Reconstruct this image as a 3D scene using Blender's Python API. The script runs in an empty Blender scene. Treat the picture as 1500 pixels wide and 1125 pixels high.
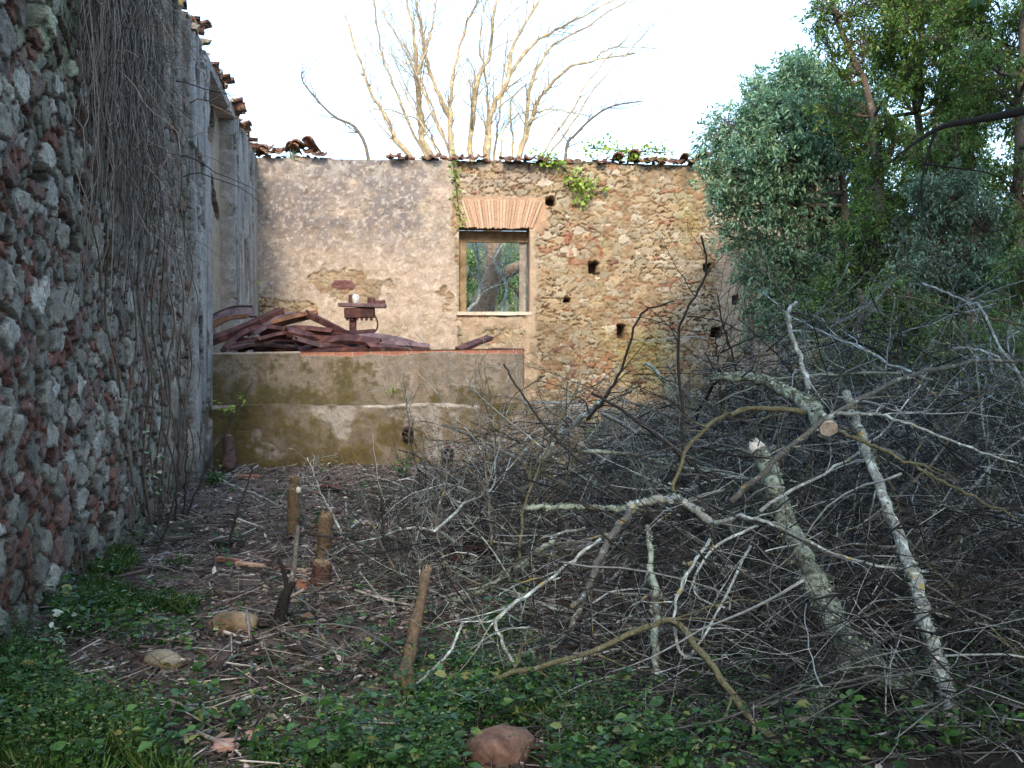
import bpy, bmesh, math
import numpy as np
from mathutils import Vector, Matrix, Euler

C = bpy.context.scene.collection
RNG = np.random.default_rng(7)
PI = math.pi
rad = math.radians

# ------------------------------------------------------------------ camera geometry
CAM_Z, PITCH, FPX = 1.6, rad(-2.2), 1500.0


def slope(py):
    v = (562.5 - py) / FPX
    return (math.sin(PITCH) + v * math.cos(PITCH)) / (math.cos(PITCH) - v * math.sin(PITCH))


def P(px, py, Y):
    """the world point seen at (px, py) of the photograph at distance Y"""
    v = (562.5 - py) / FPX
    den = math.cos(PITCH) - v * math.sin(PITCH)
    return np.array([(px - 750) / FPX / den * Y, Y, CAM_Z + slope(py) * Y])


# ------------------------------------------------------------------ noise
def _hash(ix, iy, seed):
    h = (ix.astype(np.int64) * 374761393 + iy.astype(np.int64) * 668265263 + seed * 1442695041) & 0xFFFFFFFF
    h = ((h ^ (h >> 13)) * 1274126177) & 0xFFFFFFFF
    h = h ^ (h >> 16)
    return (h & 0xFFFFFF) / float(0xFFFFFF)


def vnoise(x, y, seed=0):
    x = np.asarray(x, float); y = np.asarray(y, float)
    ix = np.floor(x); iy = np.floor(y)
    fx = x - ix; fy = y - iy
    fx = fx * fx * (3 - 2 * fx); fy = fy * fy * (3 - 2 * fy)
    a = _hash(ix, iy, seed); b = _hash(ix + 1, iy, seed)
    c = _hash(ix, iy + 1, seed); d = _hash(ix + 1, iy + 1, seed)
    return (a * (1 - fx) + b * fx) * (1 - fy) + (c * (1 - fx) + d * fx) * fy


def fbm(x, y, seed=0, oct=4):
    t = 0; amp = 0.5; s = 0
    for k in range(oct):
        t = t + amp * vnoise(np.asarray(x) * 2 ** k + 17.3 * k, np.asarray(y) * 2 ** k - 9.1 * k, seed + k)
        s += amp; amp *= 0.5
    return t / s


def sstep(a, b, x):
    t = np.clip((np.asarray(x, float) - a) / (b - a), 0, 1)
    return t * t * (3 - 2 * t)


def mix(a, b, t):
    t = np.asarray(t)[..., None]
    return np.asarray(a) * (1 - t) + np.asarray(b) * t


def gz(x, y):
    """ground height"""
    x = np.asarray(x, float); y = np.asarray(y, float)
    z = 0.10 * (fbm(x * 0.5, y * 0.5, 3, 3) - 0.5) + 0.05 * (fbm(x * 2.3, y * 2.3, 5, 3) - 0.5)
    z = z + sstep(23.0, 34, y) * 1.2 + sstep(34, 75, y) * 7.0 * (0.75 + 0.5 * fbm(x * 0.03, y * 0.03, 9, 2))
    z = z + 0.6 * sstep(9, 20, x) * sstep(4, 12, y)
    return z


def gzf(x, y):
    return float(gz(np.array([x]), np.array([y]))[0])


# ------------------------------------------------------------------ mesh helpers
def mesh_np(name, verts, faces, smooth=True, cols=None):
    """faces: list of (n, k) int arrays"""
    me = bpy.data.meshes.new(name)
    verts = np.ascontiguousarray(verts, dtype=np.float32)
    faces = [np.asarray(f, dtype=np.int32) for f in faces if len(f)]
    me.vertices.add(len(verts)); me.vertices.foreach_set('co', verts.ravel())
    loops = np.concatenate([f.ravel() for f in faces])
    sizes = np.concatenate([np.full(len(f), f.shape[1], np.int32) for f in faces])
    me.loops.add(len(loops)); me.loops.foreach_set('vertex_index', loops)
    me.polygons.add(len(sizes))
    starts = np.concatenate([[0], np.cumsum(sizes)[:-1]]).astype(np.int32)
    me.polygons.foreach_set('loop_start', starts)
    me.polygons.foreach_set('loop_total', sizes)
    me.polygons.foreach_set('use_smooth', np.full(len(sizes), smooth, bool))
    me.update(calc_edges=True)
    if cols is not None:
        a = me.color_attributes.new('Col', 'FLOAT_COLOR', 'POINT')
        c4 = np.ones((len(verts), 4), np.float32); c4[:, :3] = cols
        a.data.foreach_set('color', c4.ravel())
    return me


def link(name, me, m, loc=(0, 0, 0), parent=None):
    o = bpy.data.objects.new(name, me)
    C.objects.link(o)
    if m is not None:
        me.materials.append(m)
    if parent is not None:
        o.parent = parent
    else:
        o.location = loc
    return o


def worldloc(o):
    v = Vector((0, 0, 0))
    while o is not None:
        v += o.location; o = o.parent
    return np.array(v)


def build(name, verts, faces, m, loc=None, parent=None, smooth=True, cols=None):
    """verts in world space; the object's origin is put at loc (or at its parent's origin)"""
    verts = np.asarray(verts, float)
    if parent is not None:
        base = worldloc(parent)
    elif loc is not None:
        base = np.asarray(loc, float)
    else:
        base = np.array([verts[:, 0].mean(), verts[:, 1].mean(), verts[:, 2].min()])
    me = mesh_np(name, verts - base, faces, smooth, cols)
    return link(name, me, m, tuple(base), parent)


def tag(o, label=None, cat=None, group=None, kind=None):
    if label: o['label'] = label
    if cat: o['category'] = cat
    if group: o['group'] = group
    if kind: o['kind'] = kind
    return o


def empty(name, loc, label, cat, group=None):
    o = bpy.data.objects.new(name, None); C.objects.link(o)
    o.location = tuple(float(q) for q in loc)
    o.empty_display_size = 0.1
    return tag(o, label, cat, group, 'thing')


def merge(parts):
    """[(verts, [faces...])...] -> one"""
    V = []; F = {}; n = 0
    for v, fs in parts:
        V.append(v)
        for f in fs:
            if len(f):
                F.setdefault(f.shape[1], []).append(np.asarray(f) + n)
        n += len(v)
    return np.concatenate(V), [np.concatenate(f) for f in F.values()]


def tubes(Pts, R, k=5, cap=True):
    """Pts (M,N,3), R (M,N) -> verts, faces for M tubes"""
    Pts = np.asarray(Pts, float); R = np.asarray(R, float)
    if Pts.ndim == 2:
        Pts = Pts[None]; R = R[None]
    M, N, _ = Pts.shape
    T = np.gradient(Pts, axis=1)
    T /= np.linalg.norm(T, axis=2, keepdims=True) + 1e-9
    mean = T.mean(axis=1); mean /= np.linalg.norm(mean, axis=1, keepdims=True) + 1e-9
    ref = np.where(np.abs(mean[:, 2:3]) < 0.8, np.array([[0, 0, 1.0]]), np.array([[1.0, 0.1, 0]]))
    U = np.cross(T, ref[:, None, :]); U /= np.linalg.norm(U, axis=2, keepdims=True) + 1e-9
    W = np.cross(T, U)
    ang = np.arange(k) * 2 * PI / k
    ring = Pts[:, :, None, :] + R[:, :, None, None] * (U[:, :, None, :] * np.cos(ang)[None, None, :, None] + W[:, :, None, :] * np.sin(ang)[None, None, :, None])
    V = ring.reshape(-1, 3)
    base = (np.arange(M) * N * k)[:, None, None]
    i = (np.arange(N - 1) * k)[None, :, None]
    j = np.arange(k)[None, None, :]
    j2 = (np.arange(k)[None, None, :] + 1) % k
    q = np.stack([base + i + j, base + i + j2, base + i + k + j2, base + i + k + j], axis=-1).reshape(-1, 4)
    faces = [q]
    if cap:
        b = (np.arange(M) * N * k)[:, None]
        c0 = b + np.arange(k)[None, ::-1]
        c1 = b + (N - 1) * k + np.arange(k)[None, :]
        faces.append(np.concatenate([c0, c1]))
    return V, faces


def spline(pts, n):
    """Catmull-Rom through pts (m, d) -> n points"""
    pts = np.asarray(pts, float)
    if len(pts) == 2:
        t = np.linspace(0, 1, n)[:, None]
        return pts[0] * (1 - t) + pts[1] * t
    p = np.vstack([2 * pts[0] - pts[1], pts, 2 * pts[-1] - pts[-2]])
    seg = len(pts) - 1
    out = []
    for t in np.linspace(0, seg - 1e-6, n):
        i = int(t); f = t - i
        a, b, c, d = p[i], p[i + 1], p[i + 2], p[i + 3]
        out.append(0.5 * ((2 * b) + (-a + c) * f + (2 * a - 5 * b + 4 * c - d) * f * f + (-a + 3 * b - 3 * c + d) * f ** 3))
    return np.array(out)


def unit(v):
    v = np.asarray(v, float)
    return v / (np.linalg.norm(v, axis=-1, keepdims=True) + 1e-9)


def leaves(pos, dirs, size, rng, width=0.42, fold=0.18, droop=0.0):
    """folded leaf of two quads at each pos, pointing along dirs"""
    n = len(pos)
    d = unit(dirs)
    up = unit(rng.normal(0, 0.55, (n, 3)) + np.array([0, 0, 1.0]))
    side = unit(np.cross(d, up)); nn = np.cross(side, d)
    s = np.asarray(size).reshape(-1, 1) * np.ones((n, 1))
    w = s * width * rng.uniform(0.8, 1.15, (n, 1))
    f = fold * w
    b = pos
    l1 = pos + d * s * 0.32 + side * w * 0.5 + nn * f
    l2 = pos + d * s * 0.70 + side * w * 0.36 + nn * f * 0.7 - np.array([0, 0, 1.0]) * droop * s * 0.3
    tp = pos + d * s - np.array([0, 0, 1.0]) * droop * s
    r1 = pos + d * s * 0.32 - side * w * 0.5 + nn * f
    r2 = pos + d * s * 0.70 - side * w * 0.36 + nn * f * 0.7 - np.array([0, 0, 1.0]) * droop * s * 0.3
    V = np.stack([b, l1, l2, tp, r2, r1], axis=1).reshape(-1, 3)
    i = (np.arange(n) * 6)[:, None]
    F = np.concatenate([i + np.array([[0, 3, 2, 1]]), i + np.array([[0, 5, 4, 3]])])
    return V, [F]


def grid_faces(nu, nv, mask=None):
    """quads of a (nu, nv) vertex grid; mask (nu-1, nv-1) keeps faces"""
    i = np.arange(nu - 1)[:, None] * nv + np.arange(nv - 1)[None, :]
    q = np.stack([i, i + nv, i + nv + 1, i + 1], axis=-1)
    return q.reshape(-1, 4) if mask is None else q[mask]


def boxmesh(sx, sy, sz, bev=0.01, seg=2, warp=0.0, seed=0, cuts=0):
    bm = bmesh.new()
    bmesh.ops.create_cube(bm, size=1)
    bmesh.ops.scale(bm, vec=(sx, sy, sz), verts=bm.verts)
    if cuts:
        bmesh.ops.subdivide_edges(bm, edges=bm.edges[:], cuts=cuts, use_grid_fill=True)
    elif bev:
        bmesh.ops.bevel(bm, geom=bm.edges[:] + bm.verts[:], offset=bev, segments=seg, affect='EDGES', profile=0.6)
    bm.verts.ensure_lookup_table()
    v = np.array([q.co[:] for q in bm.verts])
    fs = {}
    for f in bm.faces:
        fs.setdefault(len(f.verts), []).append([q.index for q in f.verts])
    bm.free()
    if warp:
        r = np.random.default_rng(seed)
        ph = r.uniform(0, 6, (3, 3)); fr = r.uniform(2, 7, (3, 3))
        for a in range(3):
            v[:, a] += warp * (np.sin(v[:, (a + 1) % 3] * fr[a, 0] + ph[a, 0]) + np.sin(v[:, (a + 2) % 3] * fr[a, 1] + ph[a, 1]))
    return v, [np.array(f) for f in fs.values()]


def xf(vf, loc=(0, 0, 0), rot=(0, 0, 0)):
    v, f = vf
    m = np.array(Euler(rot).to_matrix())
    return v @ m.T + np.asarray(loc), f


def rock(sx, sy, sz, seed, sub=4, amp=0.25, facet=0.5):
    bm = bmesh.new()
    bmesh.ops.create_icosphere(bm, subdivisions=sub, radius=1)
    bm.verts.ensure_lookup_table()
    v = np.array([q.co[:] for q in bm.verts])
    f = np.array([[q.index for q in fc.verts] for fc in bm.faces])
    bm.free()
    r = np.random.default_rng(seed)
    # cut by random planes -> facets
    for _ in range(9):
        n = unit(r.normal(0, 1, 3)); h = r.uniform(0.62, 0.9)
        dd = v @ n
        v = v - np.maximum(dd - h, 0)[:, None] * n * facet * 1.6
    no = fbm(v[:, 0] * 2 + 5, v[:, 1] * 2 + v[:, 2] * 1.7, seed, 4) - 0.5
    no2 = fbm(v[:, 2] * 7 + 3, v[:, 1] * 7 + v[:, 0] * 6, seed + 11, 3) - 0.5
    v = v * (1 + amp * no + amp * 0.3 * no2)[:, None]
    return v * np.array([sx, sy, sz]), [f]


# ------------------------------------------------------------------ materials
def newmat(name):
    m = bpy.data.materials.new(name); m.use_nodes = True
    nt = m.node_tree; nt.nodes.clear()
    out = nt.nodes.new('ShaderNodeOutputMaterial')
    return m, nt, out


def N(nt, t, **kw):
    n = nt.nodes.new(t)
    for k, v in kw.items():
        if k in n.inputs.keys() if isinstance(k, str) else False:
            n.inputs[k].default_value = v
        else:
            setattr(n, k, v)
    return n


def noise_node(nt, vec, scale, detail=5, rough=0.6, dist=0.0):
    n = nt.nodes.new('ShaderNodeTexNoise')
    n.inputs['Scale'].default_value = scale; n.inputs['Detail'].default_value = detail
    n.inputs['Roughness'].default_value = rough; n.inputs['Distortion'].default_value = dist
    nt.links.new(vec, n.inputs['Vector'])
    return n


def ramp(nt, fac, stops):
    r = nt.nodes.new('ShaderNodeValToRGB')
    e = r.color_ramp.elements
    while len(e) < len(stops): e.new(0.5)
    for q, (p, c) in zip(e, stops):
        q.position = p; q.color = (c[0], c[1], c[2], 1)
    nt.links.new(fac, r.inputs['Fac'])
    return r


def mixc(nt, fac, a, b, mode='MIX'):
    n = nt.nodes.new('ShaderNodeMix'); n.data_type = 'RGBA'; n.blend_type = mode
    for s, q in ((n.inputs[0], fac), (n.inputs[6], a), (n.inputs[7], b)):
        if hasattr(q, 'is_linked') or hasattr(q, 'links'):
            nt.links.new(q, s)
        else:
            s.default_value = q if not isinstance(q, tuple) else (q + (1,) if len(q) == 3 else q)
    return n.outputs[2]


def bump(nt, h, strength, dist):
    b = nt.nodes.new('ShaderNodeBump')
    b.inputs['Strength'].default_value = strength; b.inputs['Distance'].default_value = dist
    nt.links.new(h, b.inputs['Height'])
    return b.outputs['Normal']


def surf_mat(name, attr=True, base=None, scales=(9, 60), var=0.5, bstr=0.7, bdist=0.012, rough=0.92, speck=None, stops=None):
    """masonry / wood / iron: colour attribute or ramp, broken up by two scales of noise, with bump"""
    m, nt, out = newmat(name)
    tc = nt.nodes.new('ShaderNodeTexCoord').outputs['Object']
    n1 = noise_node(nt, tc, scales[0], 6, 0.65, 0.3)
    n2 = noise_node(nt, tc, scales[1], 4, 0.7)
    if attr:
        a = nt.nodes.new('ShaderNodeAttribute'); a.attribute_name = 'Col'
        col = a.outputs['Color']
    else:
        col = ramp(nt, n1.outputs['Fac'], stops).outputs['Color']
    v1 = ramp(nt, n1.outputs['Fac'], [(0.25, (1 - var,) * 3), (0.75, (1 + 0.0,) * 3)])
    v2 = ramp(nt, n2.outputs['Fac'], [(0.3, (1 - var,) * 3), (0.7, (1.0,) * 3)])
    c = mixc(nt, 1.0, col, v1.outputs['Color'], 'MULTIPLY')
    c = mixc(nt, 1.0, c, v2.outputs['Color'], 'MULTIPLY')
    if speck:
        n3 = noise_node(nt, tc, speck[1], 3, 0.5)
        f = ramp(nt, n3.outputs['Fac'], [(speck[2], (0, 0, 0)), (speck[2] + 0.06, (1, 1, 1))])
        c = mixc(nt, f.outputs['Color'], c, speck[0])
    p = nt.nodes.new('ShaderNodeBsdfPrincipled')
    nt.links.new(c, p.inputs['Base Color'])
    p.inputs['Roughness'].default_value = rough
    p.inputs['Specular IOR Level'].default_value = 0.25
    h = nt.nodes.new('ShaderNodeMath'); h.operation = 'ADD'
    nt.links.new(n1.outputs['Fac'], h.inputs[0]); nt.links.new(n2.outputs['Fac'], h.inputs[1])
    nt.links.new(bump(nt, h.outputs[0], bstr, bdist), p.inputs['Normal'])
    nt.links.new(p.outputs[0], out.inputs[0])
    return m


def bark_mat(name, dark, mid, lichen, amount=0.5, scale=14, rough=0.9, yellow=None):
    m, nt, out = newmat(name)
    tc = nt.nodes.new('ShaderNodeTexCoord').outputs['Object']
    n1 = noise_node(nt, tc, scale, 6, 0.7, 0.4)
    n2 = noise_node(nt, tc, scale * 5, 4, 0.7)
    col = ramp(nt, n2.outputs['Fac'], [(0.3, dark), (0.7, mid)]).outputs['Color']
    f = ramp(nt, n1.outputs['Fac'], [(1 - amount - 0.05, (0, 0, 0)), (1 - amount + 0.08, (1, 1, 1))])
    c = mixc(nt, f.outputs['Color'], col, lichen)
    if yellow:
        n3 = noise_node(nt, tc, scale * 0.7, 5, 0.7)
        f2 = ramp(nt, n3.outputs['Fac'], [(0.58, (0, 0, 0)), (0.66, (1, 1, 1))])
        c = mixc(nt, f2.outputs['Color'], c, yellow)
    p = nt.nodes.new('ShaderNodeBsdfPrincipled')
    nt.links.new(c, p.inputs['Base Color']); p.inputs['Roughness'].default_value = rough
    p.inputs['Specular IOR Level'].default_value = 0.3
    h = nt.nodes.new('ShaderNodeMath'); h.operation = 'ADD'
    nt.links.new(n1.outputs['Fac'], h.inputs[0]); nt.links.new(n2.outputs['Fac'], h.inputs[1])
    nt.links.new(bump(nt, h.outputs[0], 0.8, 0.006), p.inputs['Normal'])
    nt.links.new(p.outputs[0], out.inputs[0])
    return m


def leaf_mat(name, stops, trans=0.3, rough=0.5):
    m, nt, out = newmat(name)
    g = nt.nodes.new('ShaderNodeNewGeometry')
    col = ramp(nt, g.outputs['Random Per Island'], stops).outputs['Color']
    p = nt.nodes.new('ShaderNodeBsdfPrincipled')
    nt.links.new(col, p.inputs['Base Color']); p.inputs['Roughness'].default_value = rough
    p.inputs['Specular IOR Level'].default_value = 0.35
    t = nt.nodes.new('ShaderNodeBsdfTranslucent'); nt.links.new(col, t.inputs['Color'])
    mx = nt.nodes.new('ShaderNodeMixShader'); mx.inputs[0].default_value = trans
    nt.links.new(p.outputs[0], mx.inputs[1]); nt.links.new(t.outputs[0], mx.inputs[2])
    nt.links.new(mx.outputs[0], out.inputs[0])
    return m


def bits_mat(name, stops, rough=0.9):
    """many small loose pieces, each its own colour"""
    m, nt, out = newmat(name)
    g = nt.nodes.new('ShaderNodeNewGeometry')
    col = ramp(nt, g.outputs['Random Per Island'], stops).outputs['Color']
    tc = nt.nodes.new('ShaderNodeTexCoord').outputs['Object']
    n = noise_node(nt, tc, 40, 4, 0.7)
    v = ramp(nt, n.outputs['Fac'], [(0.3, (0.5,) * 3), (0.7, (1.0,) * 3)])
    c = mixc(nt, 1.0, col, v.outputs['Color'], 'MULTIPLY')
    p = nt.nodes.new('ShaderNodeBsdfPrincipled')
    nt.links.new(c, p.inputs['Base Color']); p.inputs['Roughness'].default_value = rough
    p.inputs['Specular IOR Level'].default_value = 0.25
    nt.links.new(p.outputs[0], out.inputs[0])
    return m


M = {}
M['masonry'] = surf_mat('rubble masonry', scales=(9, 50), var=0.55, bstr=1.0, bdist=0.02)
M['far_masonry'] = surf_mat('old masonry', scales=(5, 38), var=0.42, bstr=0.7, bdist=0.02)
M['render'] = surf_mat('old cement render', scales=(6, 45), var=0.4, bstr=0.5, bdist=0.01)
M['wood'] = surf_mat('weathered wood', attr=False, scales=(5, 50), var=0.35, stops=[(0.3, (0.20, 0.135, 0.07)), (0.7, (0.42, 0.30, 0.18))])
M['pale_wood'] = surf_mat('bleached wood', attr=False, scales=(5, 50), var=0.3, stops=[(0.3, (0.34, 0.31, 0.27)), (0.7, (0.62, 0.60, 0.56))])
M['old_cut'] = surf_mat('weathered broken wood', attr=False, scales=(14, 80), var=0.5, stops=[(0.3, (0.15, 0.10, 0.06)), (0.7, (0.45, 0.34, 0.22))])
M['grey_wood'] = surf_mat('grey wood', attr=False, scales=(5, 50), var=0.35, stops=[(0.3, (0.20, 0.17, 0.14)), (0.7, (0.42, 0.38, 0.33))])
M['cut_wood'] = surf_mat('cut wood', attr=False, scales=(8, 60), var=0.25, stops=[(0.3, (0.5, 0.4, 0.32)), (0.7, (0.72, 0.62, 0.52))])
M['brick'] = surf_mat('brick', attr=False, scales=(6, 50), var=0.3, stops=[(0.3, (0.44, 0.27, 0.165)), (0.7, (0.60, 0.42, 0.29))])
M['arch_brick'] = bits_mat('arch brick', [(0, (0.38, 0.24, 0.155)), (0.5, (0.47, 0.315, 0.21)), (1, (0.53, 0.38, 0.265))])
M['red_brick'] = surf_mat('red brick', attr=False, scales=(6, 50), var=0.35, stops=[(0.3, (0.30, 0.12, 0.08)), (0.7, (0.46, 0.22, 0.15))])
M['sill'] = surf_mat('sill stone', attr=False, scales=(6, 50), var=0.3, stops=[(0.3, (0.5, 0.42, 0.32)), (0.7, (0.68, 0.6, 0.48))])
M['tile'] = surf_mat('clay tile', attr=False, scales=(9, 60), var=0.5, stops=[(0.3, (0.12, 0.06, 0.045)), (0.5, (0.30, 0.145, 0.095)), (0.72, (0.32, 0.23, 0.16))], speck=((0.22, 0.2, 0.10), 16, 0.6))
M['iron'] = surf_mat('rusty iron', attr=False, scales=(7, 70), var=0.5, rough=0.75, stops=[(0.3, (0.045, 0.02, 0.022)), (0.52, (0.12, 0.048, 0.045)), (0.72, (0.24, 0.105, 0.065))])
M['iron_orange'] = surf_mat('orange rust', attr=False, scales=(6, 70), var=0.45, rough=0.85, stops=[(0.3, (0.15, 0.065, 0.035)), (0.6, (0.30, 0.14, 0.07)), (0.78, (0.2, 0.1, 0.07))])
M['iron_grey'] = surf_mat('grey purple iron', attr=False, scales=(6, 70), var=0.4, rough=0.6, stops=[(0.3, (0.09, 0.055, 0.06)), (0.7, (0.25, 0.165, 0.165))])
M['white'] = surf_mat('chipped white', attr=False, scales=(20, 90), var=0.3, stops=[(0.3, (0.3, 0.27, 0.22)), (0.5, (0.75, 0.73, 0.68))])
M['black'] = surf_mat('charred wood', attr=False, scales=(12, 70), var=0.4, stops=[(0.3, (0.012, 0.011, 0.012)), (0.7, (0.035, 0.03, 0.03))])
M['boulder'] = surf_mat('boulder', attr=False, scales=(4, 30), var=0.4, stops=[(0.3, (0.11, 0.06, 0.04)), (0.48, (0.27, 0.20, 0.12)), (0.7, (0.38, 0.33, 0.25))])
M['grey_rock'] = surf_mat('grey rock', attr=False, scales=(5, 36), var=0.4, stops=[(0.3, (0.2, 0.17, 0.12)), (0.7, (0.38, 0.35, 0.29))], speck=((0.16, 0.15, 0.05), 8, 0.55))
M['red_rock'] = surf_mat('red rock', attr=False, scales=(5, 36), var=0.45, stops=[(0.32, (0.13, 0.075, 0.058)), (0.5, (0.27, 0.165, 0.125)), (0.66, (0.15, 0.14, 0.06))])
M['pink_stone'] = surf_mat('pink stone', attr=False, scales=(5, 50), var=0.25, stops=[(0.3, (0.42, 0.24, 0.2)), (0.7, (0.52, 0.34, 0.29))])
M['limb'] = bark_mat('lichened bark', (0.03, 0.03, 0.025), (0.10, 0.10, 0.08), (0.27, 0.33, 0.27), 0.52, 10)
M['pale_branch'] = bark_mat('pale bark', (0.12, 0.122, 0.115), (0.32, 0.36, 0.345), (0.56, 0.66, 0.63), 0.45, 16, yellow=(0.30, 0.24, 0.06))
M['grey_branch'] = bark_mat('grey bark', (0.038, 0.038, 0.035), (0.14, 0.14, 0.128), (0.36, 0.42, 0.385), 0.40, 18, yellow=(0.24, 0.19, 0.06))
M['olive_branch'] = bark_mat('olive bark', (0.05, 0.05, 0.03), (0.16, 0.15, 0.085), (0.28, 0.29, 0.2), 0.38, 14)
M['dark_stem'] = bark_mat('dark stem', (0.012, 0.012, 0.011), (0.045, 0.038, 0.033), (0.1, 0.1, 0.08), 0.3, 16)
M['brown_stick'] = bark_mat('brown stick', (0.042, 0.031, 0.021), (0.15, 0.108, 0.066), (0.27, 0.22, 0.15), 0.36, 9)
M['log'] = bark_mat('dark log', (0.03, 0.016, 0.014), (0.10, 0.055, 0.045), (0.06, 0.06, 0.03), 0.4, 12)
M['tree_bark'] = bark_mat('warm bark', (0.16, 0.12, 0.075), (0.40, 0.31, 0.19), (0.48, 0.42, 0.24), 0.45, 6, yellow=(0.42, 0.32, 0.10))
M['old_trunk'] = bark_mat('old trunk', (0.09, 0.06, 0.04), (0.34, 0.25, 0.17), (0.38, 0.33, 0.25), 0.4, 3.2)
M['dim_bark'] = bark_mat('dim bark', (0.05, 0.04, 0.03), (0.16, 0.12, 0.09), (0.24, 0.22, 0.16), 0.4, 9)
M['creeper'] = bits_mat('dry creeper', [(0, (0.06, 0.05, 0.042)), (0.5, (0.20, 0.165, 0.135)), (1, (0.40, 0.35, 0.30))])
M['lichen'] = bits_mat('lichen', [(0, (0.10, 0.14, 0.11)), (0.5, (0.27, 0.34, 0.28)), (1, (0.55, 0.62, 0.53))])
M['twigs'] = bits_mat('brushwood', [(0, (0.012, 0.012, 0.012)), (0.55, (0.042, 0.042, 0.04)), (0.8, (0.13, 0.135, 0.13)), (0.92, (0.34, 0.365, 0.355)), (1, (0.54, 0.58, 0.57))])
M['litter'] = bits_mat('leaf litter', [(0, (0.03, 0.024, 0.022)), (0.4, (0.095, 0.074, 0.066)), (0.75, (0.21, 0.175, 0.155)), (0.93, (0.40, 0.36, 0.325)), (1, (0.62, 0.59, 0.54))])
M['bay'] = leaf_mat('bay leaf', [(0, (0.075, 0.15, 0.085)), (0.5, (0.17, 0.30, 0.18)), (0.85, (0.25, 0.40, 0.25)), (1, (0.32, 0.42, 0.18))], 0.36, 0.36)
M['tall'] = leaf_mat('tall tree leaf', [(0, (0.05, 0.10, 0.02)), (0.6, (0.12, 0.22, 0.045)), (0.93, (0.22, 0.33, 0.075)), (1, (0.34, 0.2, 0.06))], 0.42, 0.38)
M['greyleaf'] = leaf_mat('grey green leaf', [(0, (0.06, 0.11, 0.065)), (0.5, (0.125, 0.20, 0.125)), (1, (0.20, 0.28, 0.17))], 0.25, 0.5)
M['shrub'] = leaf_mat('shrub leaf', [(0, (0.045, 0.095, 0.025)), (0.5, (0.10, 0.19, 0.05)), (0.9, (0.20, 0.29, 0.07)), (1, (0.46, 0.44, 0.16))], 0.3, 0.5)
M['ivy'] = leaf_mat('ivy leaf', [(0, (0.10, 0.18, 0.02)), (0.5, (0.24, 0.36, 0.05)), (1, (0.40, 0.50, 0.11))], 0.35, 0.45)
M['weed'] = leaf_mat('weed leaf', [(0, (0.013, 0.042, 0.010)), (0.55, (0.034, 0.095, 0.02)), (0.9, (0.075, 0.175, 0.04)), (1, (0.24, 0.24, 0.09))], 0.3, 0.42)
M['grass'] = leaf_mat('grass blade', [(0, (0.02, 0.055, 0.012)), (0.6, (0.045, 0.11, 0.022)), (0.9, (0.09, 0.165, 0.04)), (1, (0.3, 0.27, 0.15))], 0.3, 0.5)
M['pale_leaf'] = leaf_mat('pale leaf', [(0, (0.16, 0.24, 0.13)), (0.5, (0.3, 0.38, 0.26)), (1, (0.55, 0.6, 0.5))], 0.3, 0.5)
M['canopy'] = leaf_mat('canopy leaf', [(0, (0.03, 0.06, 0.02)), (1, (0.07, 0.12, 0.04))], 0.2, 0.5)


# ------------------------------------------------------------------ ground
def ground():
    xs = np.unique(np.concatenate([np.linspace(-160, -12, 30), np.linspace(-12, -5, 20), np.arange(-5, 7, 0.05), np.linspace(7, 14, 40), np.linspace(14, 160, 40)]))
    ys = np.unique(np.concatenate([np.linspace(-70, 0, 20), np.linspace(0, 3.2, 12), np.arange(3.2, 12, 0.05), np.arange(12, 24, 0.12), np.linspace(24, 60, 50), np.linspace(60, 260, 40)]))
    X, Y = np.meshgrid(xs, ys, indexing='ij')
    Z = gz(X, Y)
    Z = Z + 0.035 * (fbm(X * 7, Y * 7, 21, 3) - 0.5) * ((Y > 2) & (Y < 24) & (np.abs(X) < 12))
    V = np.stack([X, Y, Z], -1).reshape(-1, 3)
    f1 = fbm(X * 0.9, Y * 0.9, 31, 4).ravel(); f2 = fbm(X * 6, Y * 6, 33, 4).ravel(); f3 = fbm(X * 22, Y * 22, 36, 3).ravel()
    col = mix((0.095, 0.07, 0.058), (0.25, 0.18, 0.145), sstep(0.3, 0.7, f2))
    col = mix(col, (0.27, 0.22, 0.18), sstep(0.55, 0.75, f3) * 0.7)
    col = mix(col, (0.05, 0.075, 0.025), sstep(0.52, 0.66, f1) * 0.7)
    col = mix(col, (0.030, 0.026, 0.020), 0.85 * sstep(0.3, 1.6, V[:, 0] - 0.08 * V[:, 1] + 0.8 * (f1 - 0.5)) * sstep(12, 9, V[:, 1]))  # ground painted dark beneath the brush heap, its shade put into the colour
    far = sstep(22, 30, V[:, 1])
    col = mix(col, mix((0.06, 0.085, 0.03), (0.16, 0.15, 0.07), sstep(0.3, 0.7, f1)), far)
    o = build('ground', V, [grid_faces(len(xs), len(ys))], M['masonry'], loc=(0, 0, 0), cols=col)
    tag(o, 'brown earth under dead twigs and leaf litter between the ruin walls', 'ground', kind='structure')


ground()

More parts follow.
